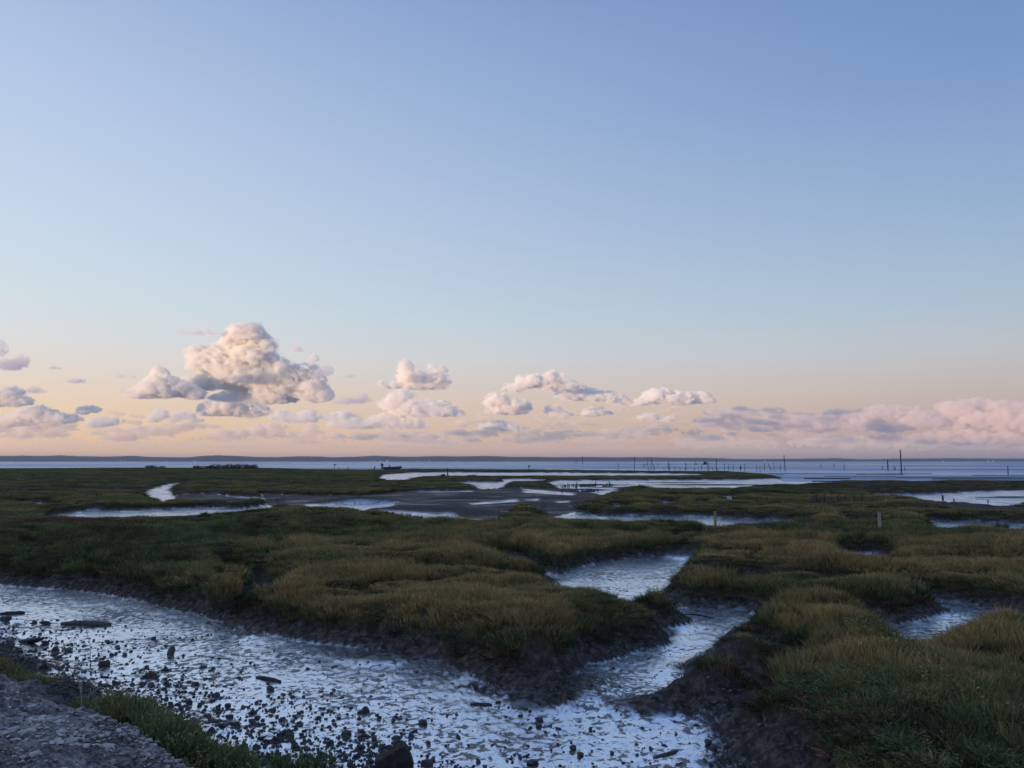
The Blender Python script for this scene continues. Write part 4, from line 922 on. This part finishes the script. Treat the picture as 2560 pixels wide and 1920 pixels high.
place_rock(1348, 1802, .07, 'lumpy dark stone alone in the middle of the channel', seed=3)
place_rock(1452, 1890, .055, 'small reddish brick lump in the wet mud', m=M_BRICK, name='brick_fragment', cat='brick')
place_rock(1432, 1875, .05, 'dark lump touching the reddish brick lump')
place_rock(935, 1850, .045, 'reddish brick piece above the big rock', m=M_BRICK, name='brick_fragment', cat='brick', seed=2)
place_rock(378, 1692, .08, 'reddish brick piece at the top of the stone strewn shore', m=M_BRICK, name='brick_fragment', cat='brick', seed=5)
place_rock(262, 1665, .10, 'purplish boulder at the start of the stone strewn shore')
place_rock(1058, 1812, .06, 'dark round stone in the open mud left of centre')
place_rock(1770, 1860, .06, 'upper dark stone against the right hand mud slope')
place_rock(1783, 1874, .06, 'lower dark stone against the right hand mud slope')
place_rock(1330, 1912, .085, 'dark stone cut by the bottom edge, right of the big rock')
place_rock(1068, 1914, .07, 'dark stone at the bottom edge next to the big rock', seed=9)

rn = random.Random(77)
cnt = 0; small = []
tries = 0
def e_of(x, y): return float(sdf(np.array([x]), np.array([y]), EMB, 9.0)[0])
cx_ = np.array([rn.uniform(-60, 1900) for _ in range(14000)]); cy_ = np.array([rn.uniform(1545, 1930) for _ in range(14000)])
gx, gy = unp(cx_, cy_, .02); ee = sdf(gx, gy, EMB, 9.0); hh = sample(Z, gx, gy); ww = sample(WET, gx, gy)
xx_, yy_ = proj(gx, gy, .02)
cl = fbm(gx * .8, gy * .8, 3, 401)
dens = np.where(ee > -1.1, 1.5 * np.exp(-np.clip(ee, 0, 9) / .7) * (1 + 1.5 * cl), 0) + .028 * np.exp(-np.clip(ee, 0, 9) / 3.5) + .012
dens = dens * ((hh < .35) & ((ww > .3) | (ee < .6)))
gen = np.random.default_rng(5); keep = gen.uniform(size=14000) < dens * .75
items = []
for i in np.nonzero(keep)[0]:
    rad = float(np.clip(gen.lognormal(-3.92, .48), .010, .07)); items.append((rad, float(gx[i]), float(gy[i]), float(hh[i])))
items.sort(key=lambda t: -t[0] / math.hypot(t[1], t[2]))
SLAB = 'small dark mud caked stone lying on the wet mud of the channel'
V, Q = [], []
lowrock = [np.array([v.co[:] for v in rock_mesh('t', 90 + i, 1, .6, .6).vertices]) for i in range(4)]
tmpf = np.array([list(p.vertices) for p in rock_mesh('t', 90, 1).polygons])
nlow = 0
for k, (rad, x, y, z) in enumerate(items):
    if k < 285:
        o = bpy.data.objects.new('stone', ROCKS[k % 8]); COL.objects.link(o)
        o.location = (x, y, max(z, 0) + rad * .08); o.scale = (rad * gen.uniform(.8, 1.25), rad * gen.uniform(.6, 1.0), rad * gen.uniform(.7, 1.2)); o.rotation_euler = (gen.uniform(-.5, .5), gen.uniform(-.5, .5), gen.uniform(0, 6.28))
        tag(o, SLAB, 'stone', 'small stones strewn over the channel mud')
    else:
        a = gen.uniform(0, 6.28); vv = lowrock[k % 4] * rad; ca, sa = math.cos(a), math.sin(a)
        vv = np.stack([vv[:, 0] * ca - vv[:, 1] * sa, vv[:, 0] * sa + vv[:, 1] * ca, vv[:, 2]], -1) + (x, y, max(z, 0) + rad * .15); Q.append(tmpf + nlow); nlow += len(vv); V.append(vv)
print('stones', len(items))
if V: tag(link('pebbles', mesh_from('pebbles', np.concatenate(V), np.concatenate(Q), False), M_ROCK), 'countless small dark pebbles scattered over the channel mud', None, None, 'stuff')
# gravel and broken shells on the bank
V, Q = [], []; nlow = 0
n = 34000; px_ = gen.uniform(-350, 760, n); py_ = gen.uniform(1630, 2050, n); gx, gy = unp(px_, py_, .95); gg = sample(GRAV, gx, gy); zz = sample(Z, gx, gy)
cl = fbm(gx * 1.3, gy * 1.3, 3, 431)
for i in np.nonzero((gg > .5) & (gen.uniform(size=n) < .35 + .9 * cl))[0]:
    rad = float(np.clip(gen.lognormal(-4.40, .68), .005, .060)); a = gen.uniform(0, 6.28); ca, sa = math.cos(a), math.sin(a); vv = lowrock[i % 4] * rad * (1, gen.uniform(.5, 1), gen.uniform(.4, .9))
    vv = np.stack([vv[:, 0] * ca - vv[:, 1] * sa, vv[:, 0] * sa + vv[:, 1] * ca, vv[:, 2]], -1) + (gx[i], gy[i], zz[i] + rad * .2); Q.append(tmpf + nlow); nlow += len(vv); V.append(vv)
tag(link('gravel', mesh_from('gravel', np.concatenate(V), np.concatenate(Q), False), M_GRAVEL), 'grey gravel and broken oyster shells on the bank under the viewer', None, None, 'stuff')

# crumbs and clods on the bare banks
V, Q = [], []; nlow = 0
n = 60000; gx, gy = cand(gen, 6.5, 24, n, R(40)); zz = sample(Z, gx, gy); vv_ = sample(VEG, gx, gy); w_ = sample(WET, gx, gy); g_ = sample(GRAV, gx, gy)
cl = fbm(gx * 1.6, gy * 1.6, 3, 451)
for i in np.nonzero((zz > .07) & (vv_ < .3) & (w_ < .3) & (g_ < .3) & (gen.uniform(size=n) < .45 + 1.1 * cl))[0]:
    rad = float(np.clip(gen.lognormal(-3.9, .5), .008, .07)); a = gen.uniform(0, 6.28); ca, sa = math.cos(a), math.sin(a); vv = lowrock[i % 4] * rad * (1, gen.uniform(.6, 1), gen.uniform(.5, 1.1))
    vv = np.stack([vv[:, 0] * ca - vv[:, 1] * sa, vv[:, 0] * sa + vv[:, 1] * ca, vv[:, 2]], -1) + (gx[i], gy[i], zz[i] + rad * .1); Q.append(tmpf + nlow); nlow += len(vv); V.append(vv)
print('clods', len(V))
M_CLOD = simple('crumbling_mud', (.03, .026, .026), (.17, .15, .14), 7, .75, .8, spec=.25)
tag(link('mud_clods', mesh_from('mud_clods', np.concatenate(V), np.concatenate(Q), False), M_CLOD), 'crumbling mud clods on the bare slopes of the creek banks', None, None, 'stuff')

def log_piece(name, label, pa, pb, w, m, bow=0., cat='driftwood', zo=.4):
    a = on_ground(*pa); b = on_ground(*pb); rn_ = random.Random(int(pa[0])); n = 12
    A = Vector((a[0], a[1], max(a[2], 0) + w * zo)); B = Vector((b[0], b[1], max(b[2], 0) + w * zo)); c = (A + B) / 2; bm = bmesh.new()
    pts = [A.lerp(B, i / n) - c + Vector((0, 0, bow * math.sin(math.pi * i / n) + rn_.uniform(-.05, .05) * w)) for i in range(n + 1)]
    rd = [w * (.5 + .5 * min(1, 4 * i / n, 4 * (n - i) / n + .2)) * rn_.uniform(.9, 1.1) for i in range(n + 1)]
    tube(bm, pts, rd, 9); o = link(name, bm_mesh(name, bm), m, loc=c); return tag(o, label, cat)
log_piece('driftwood_log', 'thick brown log half sunk in the wet mud at left', (153, 1562), (277, 1564), .050, M_WOOD, .01, 'log')
log_piece('thin_branch', 'thin pale stick lying on wet mud near the bottom right of the channel', (1633, 1896), (1694, 1879), .014, M_WOOD, .0)
log_piece('thin_branch', 'dark stick in the mud below the long bank', (640, 1694), (702, 1706), .022, M_DARKWOOD, .01)
log_piece('thin_branch', 'long low dark stick half buried in the open channel', (1175, 1762), (1230, 1764), .02, M_DARKWOOD, .0)
log_piece('driftwood_log', 'flat dark plank of wood at the left edge above the log', (0, 1537), (62, 1534), .04, M_DARKWOOD, .0)
log_piece('thin_branch', 'pale twig among the stones below the left grass', (228, 1654), (262, 1648), .012, M_STRAW, .01)
log_piece('driftwood_log', 'dark branch lying at the foot of the far mud bank beyond the bright channel', (1706, 1536), (1782, 1546), .014, M_DARKWOOD, .02)
# a lone reed stem
a = on_ground(226, 1672); b_ = ray(203, 1525); k = math.hypot(a[0], a[1]) / math.hypot(float(b_[0]), float(b_[1])); top_ = (float(b_[0]) * k, float(b_[1]) * k, EYE + float(b_[2]) * k)
bm = bmesh.new(); tube(bm, [(0, 0, -.05), ((top_[0] - a[0]) * .3 + .02, 0, (top_[2] - a[2]) * .4), (top_[0] - a[0], top_[1] - a[1], top_[2] - a[2])], [.006, .004, .0015], 5)
for t in (.45, .62, .8):
    p = Vector(((top_[0] - a[0]) * t, 0, (top_[2] - a[2]) * t)); tube(bm, [p, p + Vector((.03, .01, .03))], [.004, .001], 4)
tag(link('reed_stem', bm_mesh('reed_stem', bm), M_DARKWOOD, loc=a), 'single thin dry stem standing in front of the log', 'reed')
# pale flowers in the right-hand marsh
M_FLOWER = simple('pale_petals', (.42, .42, .38), (.62, .62, .56), 30, .8, .1)
for px, py, w, lab in ((2154, 1647, 6, 'lowest cream flower head in the marsh on the right'), (2238, 1620, 5.5, 'left one of two close white flower heads on the right'), (2264, 1628, 5.5, 'right one of two close white flower heads on the right')):
    x, y, z = on_ground(px, py + 12); q = math.hypot(x, y) / F; root = empty('flower', (x, y, z)); tag(root, lab, 'flower'); h = .24
    bm = bmesh.new(); tube(bm, [(0, 0, -.03), (.01, 0, h)], [.004, .003], 5); link('stem', bm_mesh('stem', bm), M_STRAW, root)
    bm = bmesh.new(); rn_ = random.Random(int(px))
    for k in range(9):
        c = Vector((rn_.gauss(0, w * q * .28), rn_.gauss(0, w * q * .28), h + rn_.gauss(0, w * q * .2))); bmesh.ops.create_icosphere(bm, subdivisions=1, radius=w * q * .16, matrix=Matrix.Translation(c) @ Matrix.Diagonal((1, 1, .5, 1)))
    link('petals', bm_mesh('petals', bm, False), M_FLOWER, root)

# ------------------------------------------------------------------ clouds: cumulus kilometres away, true volumes of droplets lit by the sun and the sky
def cloud_mat(name, albedo, sigma, fwd=-.28):
    m, t, out = mat(name)
    vp = N(t, 'ShaderNodeVolumePrincipled', inp={'Color': (*albedo, 1), 'Density': sigma, 'Anisotropy': fwd}); t.links.new(vp.outputs[0], out.inputs['Volume'])
    m.cycles.volume_interpolation = 'LINEAR'
    return m
def axis_w(n, cell, off):
    """cubic B-spline weights of n samples on a lattice with the given cell"""
    x = np.arange(n) / cell + off; i = np.floor(x).astype(int); f = x - i; m_ = int(i.max()) + 4; Wm = np.zeros((n, m_), np.float32)
    for k, w in enumerate(((1 - f) ** 3 / 6, (3 * f ** 3 - 6 * f ** 2 + 4) / 6, (-3 * f ** 3 + 3 * f ** 2 + 3 * f + 1) / 6, f ** 3 / 6)): Wm[np.arange(n), i + k] = w
    return Wm
def noise3(shape, cell, seed, ratio=(1, 1, 1)):
    r_ = np.random.default_rng(seed); A_ = [axis_w(s_, cell * q, r_.uniform()) for s_, q in zip(shape, ratio)]
    G = r_.uniform(-1, 1, (A_[0].shape[1], A_[1].shape[1], A_[2].shape[1])).astype(np.float32)
    G = np.tensordot(A_[2], G, (1, 2)); G = np.tensordot(A_[1], G, (1, 2)); G = np.tensordot(A_[0], G, (1, 2)); return G * 2.1
def fbm3(shape, cell, octs, seed, gain=.55, bill=False, ratio=(1, 1, 1)):
    s_ = 0; a = 1; tot = 0
    for o in range(octs):
        if cell / 2 ** o < 1.3: break
        n = noise3(shape, cell / 2 ** o, seed + o * 13, ratio); s_ = s_ + a * (np.abs(n) if bill else n); tot += a; a *= gain
    return s_ / tot
def voxels(step): return 5
def cloud(name, blobs, seed, D, step=None, amp=8, fine=20, flat=.5, label=None, kind=None, group=None, m=None, dens=1.0, gainf=.74, thick=.7, soft=.28):
    if step is None: step = 1.3 if len(blobs) < 6 else 1.7
    if kind: step = 2.4
    if name == 'cloud_bank': step = 2.0
    blobs = [(b[0], b[1], b[2] * 1.10 + 1.5, b[3] * 1.12 + 1.5) for b in blobs]
    x0 = min(b[0] - b[2] for b in blobs) - 14; x1 = max(b[0] + b[2] for b in blobs) + 14; y0 = min(b[1] - b[3] for b in blobs) - 14; y1 = max(b[1] + b[3] * flat for b in blobs) + 10
    rz = max(min(b[2], 2.2 * b[3]) for b in blobs) * thick; zext = rz * 1.35 + 12
    nx, ny, nz = [max(8, int(v)) for v in ((x1 - x0) / step, (y1 - y0) / step, 2 * zext / step)]
    shape = (nx, nz, ny)        # x, depth, height
    U = np.linspace(x0, x1, nx, dtype=np.float32)[:, None, None]; Wd = np.linspace(-zext, zext, nz, dtype=np.float32)[None, :, None]; Vv = np.linspace(y1, y0, ny, dtype=np.float32)[None, None, :]
    c = fine * 2.6 / step
    wu = U + amp * fbm3(shape, c, 3, seed); ww = Wd + amp * fbm3(shape, c, 3, seed + 40); wv = Vv + amp * .7 * fbm3(shape, c, 3, seed + 80)
    rr_ = np.random.default_rng(seed); acc_ = np.zeros(shape, np.float32)
    for b in blobs:
        cx, cy, rx, ry = b[:4]; r_z = min(rx, 2.0 * ry) * thick; oz = rr_.uniform(-.3, .3) * (rz - r_z * .6)
        dv = wv - cy
        q = ((wu - cx) / rx) ** 2 + ((ww - oz) / r_z) ** 2 + np.where(dv > 0, dv / (ry * flat), dv / ry) ** 2
        acc_ += np.clip(1 - q, 0, 1)
    Fd = np.minimum(acc_, 1.4) ** .7
    bil = fbm3(shape, fine / step * 1.1, 6, seed + 120, gainf, True, (1.15, 1, .85)); det = fbm3(shape, fine / step * .45, 4, seed + 170, .8, False, (1.3, 1.2, .8))
    Dn = Fd * 1.12 - .50 + (bil - .24) * 1.8 + .80 * det
    Dn = np.clip(Dn / soft, 0, 1) ** 1.3 * (acc_ > 0)
    for ax in range(3):      # nothing touches the box
        sl = [slice(None)] * 3
        for e_ in (0, -1): sl[ax] = e_; Dn[tuple(sl)] = 0
    q = D / F; xc = (x0 + x1) / 2; yc = (y0 + y1) / 2
    rx_, ry_, rd_ = ray(xc, yc); zc = EYE + D * float(rd_ / ry_); xw = D * float(rx_ / ry_)
    a_, b_, c_ = ray(xc, yc + 50); sc_ = (zc - (EYE + D * float(c_ / b_))) / 50     # metres of height per photo pixel
    a_, b_, c_ = ray(xc + 50, yc); sx_ = (D * float(a_ / b_) - xw) / 50
    hx, hy_, hz_ = sx_ * (x1 - x0) / 2, q * zext, sc_ * (y1 - y0) / 2
    me = bpy.data.meshes.new(name); nv_ = Dn.size; me.vertices.add(nv_)
    at = me.attributes.new('droplets', 'FLOAT', 'POINT'); at.data.foreach_set('value', np.ascontiguousarray(Dn.transpose(2, 1, 0)).ravel())
    src = bpy.data.objects.new(name + '_droplets', me); o = bpy.data.objects.new(name, bpy.data.volumes.new(name)); COL.objects.link(o); o.location = (xw, D, zc); o.data.materials.append(m or M_CLOUD)
    g = bpy.data.node_groups.new(name + '_growth', 'GeometryNodeTree'); Lg = g.links.new
    g.interface.new_socket('Geometry', in_out='INPUT', socket_type='NodeSocketGeometry'); g.interface.new_socket('Geometry', in_out='OUTPUT', socket_type='NodeSocketGeometry')
    gi = g.nodes.new('NodeGroupInput'); go = g.nodes.new('NodeGroupOutput'); vc = g.nodes.new('GeometryNodeVolumeCube'); sm = g.nodes.new('GeometryNodeSetMaterial'); sm.inputs['Material'].default_value = m or M_CLOUD
    vc.inputs['Min'].default_value = (-hx, -hy_, -hz_); vc.inputs['Max'].default_value = (hx, hy_, hz_); vc.inputs['Resolution X'].default_value = nx; vc.inputs['Resolution Y'].default_value = nz; vc.inputs['Resolution Z'].default_value = ny
    p = g.nodes.new('GeometryNodeInputPosition'); sp = g.nodes.new('ShaderNodeSeparateXYZ'); Lg(p.outputs[0], sp.inputs[0])
    def ix(sock, h, n_):
        v = math_n(g, 'MULTIPLY_ADD', sock, (n_ - 1) / (2 * h), (n_ - 1) / 2); v = math_n(g, 'ROUND', v); v = math_n(g, 'MAXIMUM', v, 0.0); return math_n(g, 'MINIMUM', v, float(n_ - 1))
    iz = math_n(g, 'MULTIPLY_ADD', ix(sp.outputs[2], hz_, ny), float(nz), ix(sp.outputs[1], hy_, nz))
    it = g.nodes.new('FunctionNodeFloatToInt'); it2 = g.nodes.new('FunctionNodeFloatToInt'); Lg(iz, it.inputs[0]); Lg(ix(sp.outputs[0], hx, nx), it2.inputs[0])
    im = g.nodes.new('FunctionNodeIntegerMath'); im.operation = 'MULTIPLY_ADD'; Lg(it.outputs[0], im.inputs[0]); im.inputs[1].default_value = nx; Lg(it2.outputs[0], im.inputs[2])
    na_ = g.nodes.new('GeometryNodeInputNamedAttribute'); na_.data_type = 'FLOAT'; na_.inputs[0].default_value = 'droplets'
    si = g.nodes.new('GeometryNodeSampleIndex'); si.data_type = 'FLOAT'; si.domain = 'POINT'; oi = g.nodes.new('GeometryNodeObjectInfo'); oi.inputs[0].default_value = src; Lg(oi.outputs['Geometry'], si.inputs[0]); Lg(na_.outputs[0], si.inputs[1]); Lg(im.outputs[0], si.inputs['Index'])
    Lg(math_n(g, 'MULTIPLY', si.outputs[0], dens), vc.inputs['Density']); Lg(vc.outputs[0], sm.inputs[0]); Lg(sm.outputs[0], go.inputs[0])
    md = o.modifiers.new('growth', 'NODES'); md.node_group = g
    print(name, shape, nv_)
    return tag(o, label, None if kind else 'cloud', group, kind)
S.cycles.volume_bounces = 12; S.cycles.volume_max_steps = 512; S.cycles.volume_step_rate = 2.0
M_CLOUD = cloud_mat('cumulus', (.999, .987, .968), .0115)
M_CLOUDP = cloud_mat('far_cumulus', (.980, .92, .90), .0038, .0)
M_CLOUDH = cloud_mat('hazy_cumulus', (.99, .93, .87), .0045, -.1)  # warm albedo paints the peach light of the low haze into the strips
M_CLOUDG = cloud_mat('shade_grey_cloud', (.86, .86, .92), .0045)  # shaded clouds: their shade is put into a greyer albedo
cloud('cloud', [(612, 842, 52, 34), (655, 865, 38, 32), (575, 880, 60, 34), (505, 886, 50, 26), (640, 905, 70, 40), (560, 918, 90, 40), (620, 955, 130, 42), (705, 945, 62, 40), (760, 955, 55, 44), (795, 985, 42, 42), (500, 965, 60, 26), (680, 985, 110, 32), (640, 1000, 120, 20)],
      3, 21000, amp=15, fine=22, label='tallest towering cumulus cloud, cream lit on its left and grey at its right end')
cloud('cloud', [(388, 958, 38, 38), (420, 978, 80, 34), (355, 985, 48, 20), (470, 985, 45, 22)], 14, 20000, amp=11, fine=18, label='rounded cream cloud joining the left foot of the towering cumulus')
cloud('cloud', [(560, 1022, 60, 32), (620, 1030, 62, 24), (530, 1032, 40, 18), (585, 1000, 20, 18)], 25, 23000, amp=10, fine=14, label='cream cloud hanging just below the towering cumulus')
cloud('cloud', [(1010, 938, 26, 36), (1038, 950, 44, 24), (990, 962, 52, 14), (1085, 955, 42, 24), (1098, 925, 18, 12), (1072, 918, 15, 10), (1050, 966, 70, 14)], 36, 21000, amp=9, fine=14, label='pink cloud with two horns, alone above the centre left')
cloud('cloud', [(1005, 992, 34, 22), (985, 1010, 40, 20), (1050, 1022, 85, 24), (1110, 1035, 52, 20), (1020, 1036, 70, 16)], 47, 14500, amp=9, fine=13, label='long heaped pink cloud directly under the one with two horns')
cloud('cloud', [(960, 1052, 42, 14), (1000, 1064, 78, 18), (930, 1062, 30, 12)], 58, 14500, amp=7, fine=11, label='flat pale cloud under the left half of the heaped pink cloud', dens=.85)
cloud('cloud', [(1330, 958, 46, 24), (1380, 952, 36, 26), (1405, 968, 55, 20), (1285, 972, 32, 15), (1440, 970, 22, 12)], 69, 20000, amp=9, fine=13, label='grey and pink cloud in the upper middle, highest of the central group')
cloud('cloud', [(1455, 992, 60, 22), (1510, 998, 62, 16), (1420, 992, 30, 14), (1545, 1006, 34, 10)], 80, 21000, amp=8, fine=12, label='pink cloud stretching right below the highest central one')
cloud('cloud', [(1642, 996, 42, 26), (1690, 1002, 60, 22), (1740, 994, 40, 14), (1600, 1008, 30, 12), (1760, 1004, 30, 12)], 91, 21000, amp=8, fine=13, label='broad pink cloud right of the picture centre with a clear gap beneath')
cloud('cloud', [(1240, 1010, 36, 26), (1290, 1020, 44, 22), (1270, 1030, 60, 16)], 102, 21500, amp=8, fine=13, label='bluish flat based cloud beside the heaped pink one, left of the small cone')
cloud('cloud', [(1385, 1030, 26, 14), (1400, 1038, 34, 9)], 113, 22000, amp=5, fine=9, label='small cone shaped cloud between the bluish one and the lens shaped one')
cloud('cloud', [(1490, 1032, 36, 14), (1492, 1036, 50, 9)], 124, 22000, amp=5, fine=10, label='isolated lens shaped grey pink cloud in the clear gap at centre')
cloud('cloud', [(1620, 1046, 28, 13), (1665, 1048, 24, 9)], 135, 22500, amp=5, fine=9, label='pair of small pink puffs right of the lens shaped cloud')
cloud('cloud', [(1240, 1062, 34, 15), (1275, 1072, 46, 12), (1215, 1070, 28, 12)], 146, 24500, amp=6, fine=10, label='low hazy cloud below the bluish flat based one', dens=.9)
cloud('cloud', [(18, 990, 44, 26), (60, 1004, 30, 16), (0, 1010, 60, 16)], 157, 20000, amp=8, fine=13, label='peach cloud cut by the left edge of the picture')
cloud('cloud', [(95, 1040, 52, 24), (150, 1052, 55, 18), (50, 1050, 60, 22), (30, 1062, 60, 12)], 168, 21000, amp=9, fine=13, label='peach cloud near the left edge, larger and lower than the cut one')
cloud('cloud', [(222, 1026, 30, 11), (205, 1032, 20, 7)], 179, 21500, amp=5, fine=9, label='small ragged cream cloud left of the towering cumulus')
cloud('cloud', [(262, 1058, 46, 16), (235, 1064, 28, 9)], 190, 14500, amp=6, fine=11, label='dumpy grey based cloud low on the left')
cloud('cloud', [(396, 1040, 28, 18), (380, 1052, 22, 9), (455, 1042, 34, 14), (490, 1052, 26, 10)], 201, 14500, amp=6, fine=11, label='pair of small peach heaps below the rounded cream cloud')
cloud('cloud', [(700, 1042, 32, 16), (765, 1044, 38, 18), (740, 1052, 60, 10)], 212, 14500, amp=7, fine=11, label='small double peaked peach cloud beneath the grey end of the towering cumulus')
cloud('cloud', [(860, 1052, 44, 24), (880, 1066, 60, 14), (835, 1046, 30, 16)], 223, 14500, amp=8, fine=12, label='soft peach heap left of the flat pale cloud', dens=.85)
cloud('cloud', [(812, 930, 22, 19), (806, 936, 26, 10)], 234, 19000, amp=6, fine=11, m=M_CLOUDG, label='small dark grey puff just right of the towering cumulus')
cloud('cloud', [(885, 1004, 46, 13), (862, 1010, 34, 7), (905, 996, 16, 10)], 245, 19500, amp=6, fine=11, m=M_CLOUDG, label='flat dark grey cloud between the towering cumulus and the heaped pink one')
cloud('cloud', [(876, 941, 17, 5)], 256, 19000, amp=3, fine=7, m=M_CLOUDG, label='tiny grey sliver of cloud right of the dark grey puff')
cloud('cloud', [(18, 915, 50, 18), (58, 905, 22, 18), (-10, 880, 22, 26), (40, 918, 34, 10)], 267, 17000, amp=9, fine=13, m=M_CLOUDG, label='dark grey ragged cloud high at the left edge')
cloud('cloud', [(133, 921, 17, 5)], 278, 18000, amp=3, fine=7, m=M_CLOUDG, label='tiny grey sliver of cloud at upper left')
cloud('cloud', [(190, 954, 22, 8)], 289, 20000, amp=4, fine=8, label='tiny cream puff at left between the grey sliver and the small oval')
cloud('cloud', [(86, 976, 20, 10), (92, 980, 26, 6)], 300, 20000, amp=4, fine=8, m=M_CLOUDG, label='small grey oval cloud over the peach ones at left')
cloud('cloud', [(745, 876, 16, 9)], 311, 20000, amp=5, fine=8, label='tiny pink wisp right of the cumulus tower, uppermost of three', dens=.6)
cloud('cloud', [(785, 900, 15, 13)], 322, 20000, amp=6, fine=9, label='little pink puff above the dark grey one', dens=.9)
cloud('cloud', [(690, 856, 6, 10), (682, 876, 14, 10)], 333, 20000, amp=5, fine=8, label='thin pale wisp touching the right side of the cumulus tower', dens=.45)
cloud('cloud', [(490, 832, 50, 10), (530, 836, 26, 7)], 344, 20500, amp=6, fine=10, label='faint pink veil left of the cumulus summit', dens=.4)
cloud('cloud', [(300, 942, 12, 6), (330, 944, 12, 5)], 355, 20500, amp=4, fine=8, label='two faint specks of cloud above the rounded cream cloud', dens=.35)
right_bank = [(a, b + 10, c * .93, d * .82) for a, b, c, d in [(1850, 1030, 50, 20), (1800, 1022, 52, 16), (1790, 1052, 72, 24), (1850, 1056, 62, 18), (1925, 1028, 46, 20), (1900, 1060, 46, 26), (1960, 1050, 60, 26), (2020, 1040, 52, 22), (2095, 1035, 48, 30), (2040, 1062, 90, 26), (2165, 1042, 50, 34), (2215, 1022, 46, 24), (2190, 1062, 90, 26),
              (2278, 1022, 18, 18), (2300, 1050, 70, 34), (2400, 1012, 55, 30), (2460, 1004, 46, 28), (2500, 1010, 50, 28), (2560, 1012, 60, 26), (2420, 1045, 110, 40), (2540, 1050, 90, 44), (2640, 1030, 90, 50), (2380, 1085, 120, 24), (2520, 1092, 120, 24), (2250, 1090, 90, 20), (2080, 1095, 80, 18), (1950, 1085, 60, 16)]]
cloud('cloud_bank', right_bank, 400, 26000, amp=16, fine=15, m=M_CLOUDP, label='long heaped bank of pink clouds filling the lower sky on the right', dens=.95)
# faint far layers
rn = random.Random(21)
def strip(x0, x1, y0, y1, n, seed, R_, dens, w=(30, 80), h=(4, 9)):
    bl = [(rn.uniform(x0, x1), rn.uniform(y0, y1), rn.uniform(*w), rn.uniform(*h)) for _ in range(n)]
    return cloud('clouds', bl, seed, R_, amp=6, fine=11, flat=.7, m=M_CLOUDH, kind='stuff', dens=dens, label='low hazy band of far clouds above the horizon')
strip(-100, 900, 1066, 1096, 46, 500, 31000, .8, w=(18, 60), h=(7, 14))
strip(-100, 1300, 1030, 1070, 46, 505, 21000, 1.0, (11, 30), (5, 10))
strip(1150, 1750, 1015, 1062, 20, 507, 21000, 1.0, (10, 28), (4, 9))
strip(-100, 1100, 1098, 1122, 40, 520, 36000, .22, (50, 130), (5, 10))
strip(820, 1600, 1082, 1110, 26, 540, 33000, .6, (25, 70), (5, 10))
strip(1150, 1850, 1062, 1092, 26, 560, 30000, .7, (16, 44), (5, 11))
strip(820, 1240, 1076, 1100, 22, 570, 30500, .7, (16, 40), (5, 10))
strip(1000, 2700, 1112, 1132, 44, 580, 38000, .12, (60, 150), (4, 8))
strip(1700, 2700, 1096, 1120, 34, 600, 33000, .6, (40, 110), (7, 12))

# ------------------------------------------------------------------ haze of the damp air over the bay
m, t, out = mat('sea_haze')
vp = N(t, 'ShaderNodeVolumePrincipled', inp={'Color': (.92, .84, .88, 1), 'Density': 5.8e-5, 'Anisotropy': .2}); t.links.new(vp.outputs[0], out.inputs['Volume'])
bm = bmesh.new(); box(bm, (0, 5500, 48), (34000, 24000, 100.5))
hzo = link('haze', bm_mesh('haze', bm, False), m); tag(hzo, kind='stuff')
